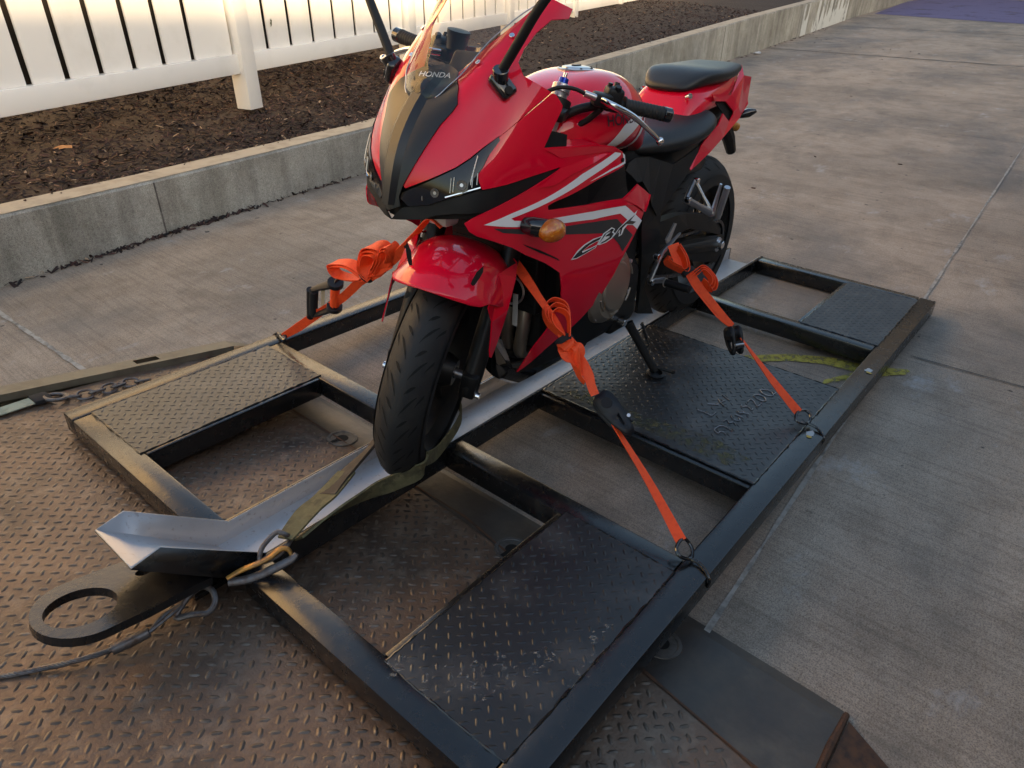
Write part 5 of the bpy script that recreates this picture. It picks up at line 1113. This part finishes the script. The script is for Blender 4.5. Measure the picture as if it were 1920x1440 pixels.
for s in (1,-1):
    H1,H2,H3=[Vector((x,y*s,z)) for x,y,z in (D['pass_hanger'][0],D['pass_hanger'][1],D['pass_hanger'][2])]
    m_='alu'
    part('peg_hanger',*tubevf([H1,H1.lerp(H3,.5),H3],[.013,.010,.014],10,flat=.6),m_,bike)
    part('peg_hanger',*tubevf([H2,H2.lerp(H3,.5),H3],[.014,.012,.016],10,flat=.6),m_,bike)
    part('peg_hanger',*tubevf([H1,H2],[.011,.011],10,flat=.6),m_,bike)
    for hh in (H1,H2): cyl('hanger_bolt',hh,hh+Vector((0,s*.016,0)),.010,'chrome',bike,n=14)
    a,b,c_,d_=[Vector((x,y*s,z)) for x,y,z in D['pass_peg']]
    part('passenger_peg',*tubevf([a,b],[.012,.006],8,flat=.7),m_,bike); part('passenger_peg',*tubevf([c_,d_],[.011,.010],10),m_,bike)
    rs_=[Vector((x,y*s,z)) for x,y,z in D['rear_set']]
    part('foot_control_plate',*tubevf([rs_[0],rs_[1],rs_[2],rs_[3]],[.008,.016,.014,.013],10,flat=.5),m_,bike)
    part('foot_control_arm',*tubevf([rs_[3],rs_[4],rs_[5]],[.012,.013,.016],10,flat=.6),m_,bike)
    cyl('hanger_bolt',rs_[3],rs_[3]+Vector((0,s*.014,0)),.010,'chrome',bike,n=14); 
    hb=Vector((.600,s*.185,.43)); part('foot_control_arm',*tubevf([rs_[2],hb],[.013,.012],8,flat=.6),m_,bike); cyl('hanger_bolt',hb,hb+Vector((0,s*.014,0)),.010,'chrome',bike,n=14)
    cyl('foot_peg',rs_[5]+Vector((0,s*.0,0)),rs_[5]+Vector((0,s*.085,.0)),.013,'dark',bike,n=14)
    hp=sheet('heel_guard',[(.50,s*.165,.455),(.455,s*.165,.50),(.44,s*.165,.495),(.48,s*.165,.43)],m_,bike,th=.005)
# side stand
kf=Vector(D['kick_foot']); kp=Vector((.735,.13,.235)); kt=Vector(D['kick_tang'])
k0=Vector(D['kick'][0]); k1=Vector(D['kick'][1])
part('side_stand',*tubevf([k1,k1.lerp(kf,.3),k1.lerp(kf,.8),kf+Vector((0,0,.008))],[.016,.0135,.013,.014],12),'black',bike)
lathe('stand_foot',[(0,.0),(0,.030),(.006,.031),(.010,.022)],kf-Vector((0,0,.006)),(0,.1,1),'black',bike,n=20)
part('stand_tang',*tubevf([k1.lerp(kf,.86),kt],[.0055,.005],8),'black',bike); lathe('tang_tip',[(-.006,.0),(-.004,.006),(.004,.006),(.006,0)],kt,(kt-kf),'black',bike,n=12)
box('stand_bracket',k0.x-.045,k0.x+.045,.10,k0.y,k0.z-.035,k0.z+.02,'dark',bike,bev=.008)
cyl('stand_pivot_bolt',k0,k0+Vector((.0,.025,0)),.011,'chrome',bike,n=16)
sp0=Vector(D['spring'][0]); sp1=Vector(D['spring'][1]); spr=[]
ax=(sp1-sp0).normalized(); u_=ax.orthogonal().normalized(); w_=ax.cross(u_)
for i in range(100):
    t=i/99; a=t*2*math.pi*11; spr.append(sp0.lerp(sp1,t)+u_*math.cos(a)*.0055+w_*math.sin(a)*.0055)
part('stand_spring',*tubevf(spr,.0017,5),'dark',bike)
part('spring_hook',*tubevf([sp1,sp1+ax*.02,k1.lerp(kf,.55)],[.003,.003,.006],6),'black',bike)
# ---- handlebars (turned with the fork)
for s in (1,-1):
    Lb=[Vector((x,s*y,z)) for x,y,z in ((1.105,.118,.905),(1.085,.160,.935),(1.045,.24,.958),(.985,.362,.956))]
    steered(tube('handlebar',Lb,.011,'black',bike,12,sm=4))
    steered(lathe('bar_clamp',[(-.02,.020),(-.02,.034),(.02,.034),(.02,.020)],Vector((1.115,s*.1,.925)),fd,'black',bike,n=24,closed_prof=True))
    g0=Vector((1.040,s*.250,.9585)); g1=Vector((.992,s*.348,.9562)); gd=(g1-g0).normalized(); Lg=(g1-g0).length
    pr=[(0,.0),(0,.021),(.004,.021),(.006,.0165)]
    for k in range(11): pr+= [(.012+k*.0085,.0172),(.0135+k*.0085,.0172),(.015+k*.0085,.0162),(.0175+k*.0085,.0162)]
    pr+=[(Lg-.004,.0175),(Lg,.0178),(Lg,0)]
    grp=steered(lathe('grip',pr,g0,gd,'rubber',bike,n=24))
    steered(cyl('bar_end',g1,g1+gd*.026,.0175,'gloss',bike,n=24,bev=.004))
    me=mesh('switch_housing',*boxvf(-.022,.022,-.022,.022,-.026,.030)); bevel(me,.010,3)
    o=obj('switch_housing',me,'black',bike); sc=Vector((1.052,s*.222,.966)); o.matrix_local=MST@Matrix.Translation(sc)@Matrix.Rotation(s*R_(26),4,'Z')
    for (dx,dy,dz,r1) in ((-.018,.0,.030,.007),(.012,.008,.030,.008),(.0,-.014,.030,.006)):
        steered(cyl('switch_button',sc+Vector((dx,s*dy,dz-.006)),sc+Vector((dx*1.3,s*dy,dz+.006)),r1,'dark',bike,n=12))
    me=mesh('lever_perch',*boxvf(-.018,.020,-.024,.024,-.014,.016)); bevel(me,.007,2); o=obj('lever_perch',me,'black',bike); pc=Vector((1.088,s*.200,.966)); o.matrix_local=MST@Matrix.Translation(pc)@Matrix.Rotation(s*R_(24),4,'Z')
    lp=smoothpts([(1.110,s*.205,.970),(1.125,s*.235,.968),(1.112,s*.285,.956),(1.085,s*.335,.928),(1.066,s*.360,.911)],5)
    lv_=steered(part('clutch_lever' if s>0 else 'brake_lever',*tubevf(lp,list(np.interp(np.linspace(0,1,len(lp)),[0,.25,.7,1],[.0095,.0105,.007,.0055])),12,flat=.75),'chrome',bike))
    bm=bmesh.new(); bmesh.ops.create_uvsphere(bm,u_segments=16,v_segments=10,radius=.0098); me=bpy.data.meshes.new('lever_ball'); bm.to_mesh(me); bm.free(); o=obj('lever_ball',me,'chrome',lv_,angle=180); o.location=(1.062,s*.364,.908)
# clutch cable and adjuster
steered(cyl('cable_adjuster',(1.112,.188,.972),(1.122,.160,.976),.0075,'alu',bike,n=12))
steered(tube('clutch_cable',[(1.122,.162,.976),(1.135,.13,.982),(1.150,.09,.972),(1.16,.05,.93),(1.15,.04,.85)],.0048,'black',bike,10,sm=5))
steered(tube('wire_loop',[(1.075,.205,.945),(1.072,.175,.905),(1.085,.135,.875),(1.115,.10,.865),(1.14,.06,.86)],.0075,'black',bike,10,sm=5))
steered(lathe('fluid_reservoir',[(0,0),(0,.024),(.03,.026),(.034,.028),(.042,.028),(.044,.0)],(1.10,-.17,.985),(0,0,1),'black',bike,n=24))
# dark plastic pieces under the nose
box('fork_guard_pad',1.325,1.375,-.045,.035,.655,.70,'lab',bike,bev=.012)

# ================================================================= STRAPS (skid frame)
def V3(p): return Vector(p)
def hook_from(pts,r,parent,name='hook'):
    loop=smoothpts(pts[:6],4,True); o1=part(name+'_eye',*tubevf(loop,r,8,closed=True),'gloss',parent)
    if len(pts)>6: part(name,*tubevf(smoothpts(pts[6:],4),r,8),'gloss',parent)
M['bplas']=mat('black_buckle',(.010,.010,.013),.45,0,spec=.4)
def buckle(parent,c,ax,n,L,W,T,col='bplas'):
    ax=Vector(ax).normalized(); n=Vector(n); n=(n-ax*n.dot(ax)).normalized(); w=ax.cross(n)
    Mx=Matrix(((ax.x,w.x,n.x,c[0]),(ax.y,w.y,n.y,c[1]),(ax.z,w.z,n.z,c[2]),(0,0,0,1)))
    out=[(-.50,-.30),(-.40,-.47),(-.2,-.5),(.1,-.42),(.42,-.26),(.5,-.12),(.5,.10),(.42,.26),(.1,.46),(-.2,.52),(-.42,.45),(-.5,.25)]
    hole=[(.02,-.14),(.26,-.05),(.28,.06),(.06,.10)]
    P=[Vector((a*L,b*W)) for a,b in out+hole]; ed=[(i,(i+1)%12) for i in range(12)]+[(12+i,12+(i+1)%4) for i in range(4)]
    r=delaunay_2d_cdt(P,ed,[],0,1e-7); F=[]
    hp=[(a*L,b*W) for a,b in hole]; op=[(a*L,b*W) for a,b in out]
    for t in r[2]:
        cc_=sum((Vector(r[0][i]) for i in t),Vector((0,0)))/3
        if inpoly(cc_.x,cc_.y,op) and not inpoly(cc_.x,cc_.y,hp): F.append(tuple(t))
    for sg in (-1,1):
        me=mesh('buckle_plate',[Mx@Vector((v_.x,v_.y,sg*T/2)) for v_ in r[0]],F); fixn(me)
        o=obj('buckle_plate',me,col,parent); md=o.modifiers.new('s','SOLIDIFY'); md.thickness=.004; md.offset=0
    cyl('spool',Mx@Vector((-.27*L,.0,-T/2-.004)),Mx@Vector((-.27*L,.0,T/2+.004)),W*.27,'keeper',parent,n=24)
    cyl('buckle_pin',Mx@Vector((.34*L,-.0,-T/2-.003)),Mx@Vector((.34*L,-.0,T/2+.003)),W*.10,'black',parent,n=14)
    cyl('buckle_rivet',Mx@Vector((.18*L,-.42*W,-T/2)),Mx@Vector((.18*L,-.42*W,T/2+.003)),W*.09,'alu',parent,n=14)
    box_=boxvf(.05*L,.30*L,-.48*W,-.38*W,-T*.45,T*.45); part('buckle_bar',[Mx@Vector(q) for q in box_[0]],box_[1],col,parent)
    return Mx
def strap(label,name='tie_down_strap'): return empty(name,label,'strap',MS,'orange tie-down straps holding the motorcycle')
def camdir(p): # a sideways direction for strap width: vertical-ish plane
    return p
# left front
s1=strap('orange strap from the front fork down to the near side rail, with a teardrop loop')
L_=[V3(p) for p in D['LF']]; n1=Vector(D['LFn']); up=Vector((0,0,1))
axis=(L_[-1]-L_[0]).normalized(); side=axis.cross(n1).normalized()
wd=lambda a: side*math.cos(a)+n1*math.sin(a)
ribbon('upper_webbing',L_[0:6],[.030,.028,.020,.018,.022,.03],[wd(.5)]*6,'orange',s1,th=.003,sm=4)
ribbon('upper_webbing',[p+n1*-.006 for p in L_[1:6]],[.024,.018,.016,.016,.022],[wd(-.2)]*5,'orange',s1,th=.003,sm=4)
ribbon('lower_webbing',[L_[7]-axis*.04,L_[7],L_[8],L_[9]],[.012,.012,.019,.026],[wd(.9),wd(.9),wd(.5),wd(.1)],'orange',s1,th=.003,sm=6)
lp=[V3(p) for p in D['LFloop']]; c0=sum(lp,Vector())/len(lp)
for k in range(3):
    sc=1-.14*k; P=[c0+(p-c0)*sc+(-n1)*(.006*k)+axis*(.010*k) for p in lp]
    ribbon('webbing_loop',P,.026,[(-n1+side*.45+axis*.1)]*len(P),'orange',s1,th=.0022,sm=5)
kp_=L_[4]
def keeper(parent,c,ax,ra,rb,n,h=.016):
    ax=Vector(ax).normalized(); n=(Vector(n)-ax*Vector(n).dot(ax)).normalized(); w=ax.cross(n); P=[c+w*math.cos(a)*ra+n*math.sin(a)*rb for a in np.linspace(0,2*math.pi,25)[:-1]]
    v=[];f=[]
    for p in P: v+=[p-ax*h/2,p+ax*h/2,p+ax*h/2+(p-c).normalized()*.003,p-ax*h/2+(p-c).normalized()*.003]
    for i in range(24):
        for k in range(4): f.append((i*4+k,i*4+(k+1)%4,((i+1)%24)*4+(k+1)%4,((i+1)%24)*4+k))
    part('keeper_band',v,f,'keeper',parent)
keeper(s1,kp_,axis,.020,.016,n1)
# folded tail below the keeper
def folds(parent,A,B,side,n1,w,seed,m='orange',layers=4,amp=.010):
    rg=random.Random(seed); ax=(B-A)
    for k in range(layers):
        P=[];W=[];WD=[]
        for i in range(7):
            t=i/6; e=1-.25*k if k else 1; tt=t*e
            off=side*(amp*math.sin(t*3.1+k*1.7)*rg.uniform(.6,1.2))+(-n1)*(.004+.006*k*math.sin(math.pi*t)+.004*rg.random())
            P.append(A+ax*tt+off); W.append(w*(.55+.5*math.sin(math.pi*min(t*1.2+.12,1)))*rg.uniform(.9,1.1)); a=(k-1.5)*.45+t*.9*(-1)**k; WD.append(side*math.cos(a)+n1*math.sin(a))
        ribbon('folded_webbing',P,W,WD,m,parent,th=.0022,sm=5)
    # turned-over end
folds(s1,L_[4]+axis*.004,L_[6]+axis*.01,side,n1,.036,3)
ribbon('folded_webbing',[L_[4]+axis*.02-n1*.012+side*.006,L_[4]+axis*.035-n1*.020+side*.018,L_[4]+axis*.05-n1*.016+side*.016,L_[4]+axis*.065-n1*.008],[.02,.028,.028,.02],[wd(.3)]*4,'orange',s1,th=.0022,sm=6)
q=[V3(p) for p in D['LFbuck']]
buckle(s1,(q[0]+q[1])/2,q[1]-q[0],-n1+side*.25,(q[1]-q[0]).length*1.12,.052,.026)
hook_from([V3(p) for p in D['LFhook']],.0042,s1)
# left rear
s2=strap('orange strap from the left foot peg down to the near side rail')
L_=[V3(p) for p in D['LR']]; n2=Vector(D['LRn']); axis=(L_[-1]-L_[0]).normalized(); side=axis.cross(n2).normalized(); wd=lambda a: side*math.cos(a)+n2*math.sin(a)
ribbon('upper_webbing',L_[0:6],[.036,.036,.026,.03,.028,.018],[wd(.2),wd(.3),wd(.5),wd(.4),wd(.5),wd(.9)],'orange',s2,th=.003,sm=5)
ribbon('upper_webbing',[p-n2*.007+side*.004 for p in L_[2:6]],[.022,.024,.022,.014],[wd(-.1)]*4,'orange',s2,th=.003,sm=5)
for key,nk in (('LRloopA',2),('LRloopB',3)):
    lp=[V3(p) for p in D[key]]; c0=sum(lp,Vector())/len(lp)
    for k in range(nk):
        P=[c0+(p-c0)*(1-.22*k)-n2*(.004+.006*k) for p in lp]
        ribbon('webbing_loop',P,.026 if key=='LRloopB' else .034,[(-n2+side*.7+axis*.3)]*len(P),'orange',s2,th=.0022,sm=5)
keeper(s2,L_[2],axis,.019,.015,n2)
ribbon('lower_webbing',[L_[6]-axis*.03,L_[6],L_[7],L_[8]],[.010,.010,.022,.026],[wd(1.1),wd(1.1),wd(.5),wd(.1)],'orange',s2,th=.003,sm=6)
q=[V3(p) for p in D['LRbuck']]
buckle(s2,(q[0]+q[1])/2+side*.004,q[1]-q[0],-n2*.8-side*.9,.088,.046,.030)
hook_from([V3(p) for p in D['LRhook']],.0042,s2)
# right front
s3=strap('orange ratchet strap from under the nose down to the far side rail')
L_=[V3(p) for p in D['RF']]; n3=Vector(D['RFn']); axis=(L_[-1]-L_[1]).normalized(); side=axis.cross(n3).normalized(); wd=lambda a: side*math.cos(a)+n3*math.sin(a)
ribbon('upper_webbing',L_[0:7],[.022,.014,.016,.024,.028,.026,.026],[wd(1.2),wd(1.0),wd(.7),wd(.4),wd(.3),wd(.4),wd(.4)],'orange',s3,th=.003,sm=5)
ribbon('middle_webbing',L_[6:9],[.026,.026,.024],[wd(.3)]*3,'orange',s3,th=.003,sm=4)
ribbon('lower_webbing',L_[8:11],[.028,.030,.022],[wd(.15)]*3,'orange',s3,th=.003,sm=4)
for key,nk,w_ in (('RFloopA',2,.030),('RFloopB',3,.040),('RFloopC',2,.034)):
    lp=[V3(p) for p in D[key]]; c0=sum(lp,Vector())/len(lp)
    for k in range(nk):
        P=[c0+(p-c0)*(1-.2*k)-n3*(.005+.004*k) for p in lp]
        ribbon('webbing_loop',P,w_,[(-n3+axis*.55-side*.2)]*len(P),'orange',s3,th=.0022,sm=5)
kq=[V3(p) for p in D['RFkeep']]; keeper(s3,(kq[0]+kq[1])/2,axis,.024,.018,n3)
folds(s3,L_[4]-axis*.01,L_[6]+axis*.01,side,n3,.026,9,layers=3,amp=.006)
q=[V3(p) for p in D['RFrat']]
c_l=(q[0]+q[1])/2; c_r=(q[2]+q[3])/2; axr=(c_r-c_l).normalized(); upv=(q[0]-q[1]).normalized(); nr=axr.cross(upv).normalized(); hw=(q[0]-q[1]).length/2
for sg in (1,-1):
    base=c_l+upv*sg*hw; tip=c_r+upv*sg*hw*.82
    Mx=Matrix(((axr.x,nr.x,upv.x,0),(axr.y,nr.y,upv.y,0),(axr.z,nr.z,upv.z,0),(0,0,0,1)))
    part('ratchet_side',*tubevf([base,base.lerp(tip,.35)+upv*sg*.004,base.lerp(tip,.8)+upv*sg*.004,tip+axr*.012],[.009,.012,.016,.016],10,flat=.6),'bplas',s3)
    cyl('ratchet_gear',tip-upv*sg*.004,tip+upv*sg*.012,.024,'bplas',s3,n=14)
part('ratchet_handle',*tubevf([c_l-upv*hw*1.1,c_l+upv*hw*1.1],[.012,.012],12),'bplas',s3)
cyl('ratchet_handle_grip',c_l-upv*hw*.9+axr*.018,c_l+upv*hw*.9+axr*.022,.014,'keeper',s3)
cyl('webbing_roll',c_r-upv*hw*.75,c_r+upv*hw*.75,.014,'orange',s3,n=20)
M['tagm']=mat('tan_tag',(.45,.36,.24),.5)
o=c_l.lerp(c_r,.52)
part('ratchet_label',[o-upv*hw*.75-axr*.011,o-upv*hw*.75+axr*.012,o+upv*hw*.75+axr*.012,o+upv*hw*.75-axr*.011],[(0,1,2,3)],'tagm',s3,smooth=False)
hook_from([V3(p) for p in D['RFhook']],.0042,s3)
h2=[V3(p) for p in D['RFhook2']]
part('s_hook',*tubevf(smoothpts(h2[:4],4),.0042,8),'gloss',s3); part('s_hook',*tubevf(smoothpts(h2[3:6],4),.0042,8),'gloss',s3)
# right rear strap end glimpsed behind the engine
s4=strap('short glimpse of orange strap behind the engine between fairing and frame')
def b2s(p): return MS.inverted()@(MBK@Vector(p))
ribbon('webbing',[b2s((.835,.05,.55)),b2s((.80,.15,.548)),b2s((.775,.19,.54))],.024,(0,0,1),'orange',s4,th=.003)

# ================================================================= OLIVE SLING, HOOK AND WINCH CABLE
sl=empty('wheel_sling','worn olive webbing sling looped round the front wheel and hooked at the skid nose','sling',MS)
A1=[V3(p) for p in D['sl']]; A2=[V3(p) for p in D['sl2']]
ribbon('webbing_leg',A1[:4],[.040,.058,.058,.050],[(.62,-.75,.2)]*4,'olive',sl,th=.005,sm=6)
ribbon('dark_sleeve',A1[2:],[.052,.046,.036,.028],[(.55,-.75,.25),(.5,-.7,.4),(.4,-.6,.6),(.3,-.5,.8)],'sleeve',sl,th=.007,sm=6)
ribbon('webbing_leg',A2,[.050,.056,.056,.052,.048,.036],[(.5,-.5,.5),(.5,-.5,.6),(.4,-.4,.7),(.35,-.3,.8),(.3,-.2,.9),(.2,-.1,1)],'olive',sl,th=.005,sm=6)
# passes behind the tyre
fw=lambda x,y,z: b2s(MST@Vector((x,y,z)))
ribbon('webbing_back',[A1[-1],fw(1.47,-.075,.10),fw(1.30,-.075,.09),fw(1.22,0,.10),fw(1.30,.075,.09),fw(1.47,.07,.09),A2[-1]],.035,[(0,0,1)]*7,'olive',sl,th=.005,sm=6)
hk=empty('winch_hook','worn winch snap hook with yellow latch joined to a steel cable','hook',MS)
tube('hook_ring',[V3(p) for p in D['hook']],.0055,'hookm',hk,8,sm=5,closed=True)
part('hook_body',*tubevf(smoothpts([V3(p) for p in D['hookbody']],4),list(np.interp(np.linspace(0,6,25),range(7),[.005,.007,.008,.008,.008,.008,.006])),10,flat=.7),'gold',hk)
part('hook_spine',*tubevf(smoothpts([V3(p) for p in D['hookside']],4),list(np.interp(np.linspace(0,4,17),range(5),[.009,.010,.010,.009,.006])),10,flat=.8),'hookm',hk)
tube('cable_eye',[V3(p) for p in D['thimble']],.0065,'hookm',hk,8,sm=4,closed=True)
cb=[V3(p) for p in D['cable']]
cbs=smoothpts(cb,8); P_,T_,U_=frames(cbs)
tot=0; ds=[0]
for i in range(1,len(P_)): tot+=(P_[i]-P_[i-1]).length; ds.append(tot)
fineN=420; 
for kx in range(6):
    PP=[]
    for i in range(fineN):
        d=tot*i/(fineN-1); j=min(int(np.searchsorted(ds,d)),len(P_)-1); j=max(j,1); t=(d-ds[j-1])/(ds[j]-ds[j-1]+1e-9); c=P_[j-1].lerp(P_[j],t); T=(P_[j]-P_[j-1]).normalized(); u=U_[j]; u=(u-T*u.dot(T)).normalized(); w=T.cross(u); a=d/.007+kx*math.pi/3
        PP.append(c+u*math.cos(a)*.0036+w*math.sin(a)*.0036)
    part('cable_strand',*tubevf(PP,.0021,5),'hookm',hk)
part('cable_ferrule',*tubevf([cb[-3]-Vector((.004,0,0)),cb[-2],cb[-1]],[.011,.0115,.010],12),'hookm',hk)
for k in range(3):
    part('cable_tail',*tubevf(smoothpts([cb[-1],cb[-1].lerp(V3(D['thimble'][6]),.5)+Vector((random.gauss(0,.006),random.gauss(0,.006),.004)),V3(D['thimble'][6])],4),.004,6),'hookm',hk)
#@@PART3@@
# ================================================================= ADDED SHADE BUILDING (unseen behind the camera, stepped to shape the sun's shade)
bl=empty('added_shade_building','unseen grey building added across the driveway to shade the concrete','building')
M['bld']=mat('grey_stucco',(.34,.31,.28),.85,0,bump=.003,bscale=40)
box('shade_block',-40,-4.6,-26,-17,0,5.35,'bld',bl,smooth=False)
box('shade_block',-4.59,-1.5,-26,-17,0,5.9,'bld',bl,smooth=False)
box('shade_block',-1.49,60,-26,-17,0,6.5,'bld',bl,smooth=False)

# unseen box trailer added behind the camera to block sky and darken this side
tr=empty('added_sky_blocker','unseen dark grey box trailer added on the near side to block sky light','trailer')
M['trl']=mat('dark_blocker_skin',(.05,.052,.058),.45,0,bump=.001,bscale=4)
box('blocker_body',-5,6.5,-5.9,-3.4,.55,2.75,'trl',tr,bev=.03)
for x in (-5+.6+i*.9 for i in range(12)): box('blocker_rib',x,x+.05,-3.40,-3.38,.6,2.7,'trl',tr,smooth=False)
for x in (-3.4,-2.4,4.2,5.2):
    for y in (-5.8,-3.7): lathe('blocker_wheel',[(-.12,.30),(-.12,.46),(-.10,.5),(.10,.5),(.12,.46),(.12,.30),(0,.05),(-.0,.0)],(x,y,.5),(0,1,0),'rubber',tr,n=32)

# unseen buildings added: cream one for warm reflections and fill, dark one dims reflections
b2=empty('added_warm_building','unseen tall cream building added beyond the fence for warm fill and reflections','building')
M['cream']=mat('cream_cladding',(.82,.66,.44),.7,0,var=(.73,.58,.38),scale=.6,amt=.4)
box('added_facade',-14,3.4,11.5,20,0,12.2,'cream',b2,smooth=False)
box('added_facade',3.41,10.5,11.5,20,0,7.6,'cream',b2,smooth=False)
M['win']=mat('window_glass',(.03,.035,.04),.08,0)
for i in range(7):
    for z in (4.6,): 
        w_=box('window',-13+i*3.4,-11.7+i*3.4,11.46,11.49,z,z+1.5,'win',b2,smooth=False)
b3=empty('added_dark_building','unseen dark building added past the driveway end to darken reflections','building')
M['dbrick']=mat('dark_brick',(.075,.068,.062),.85,0)
box('added_facade',36,50,-30,14,0,13,'dbrick',b3,smooth=False)
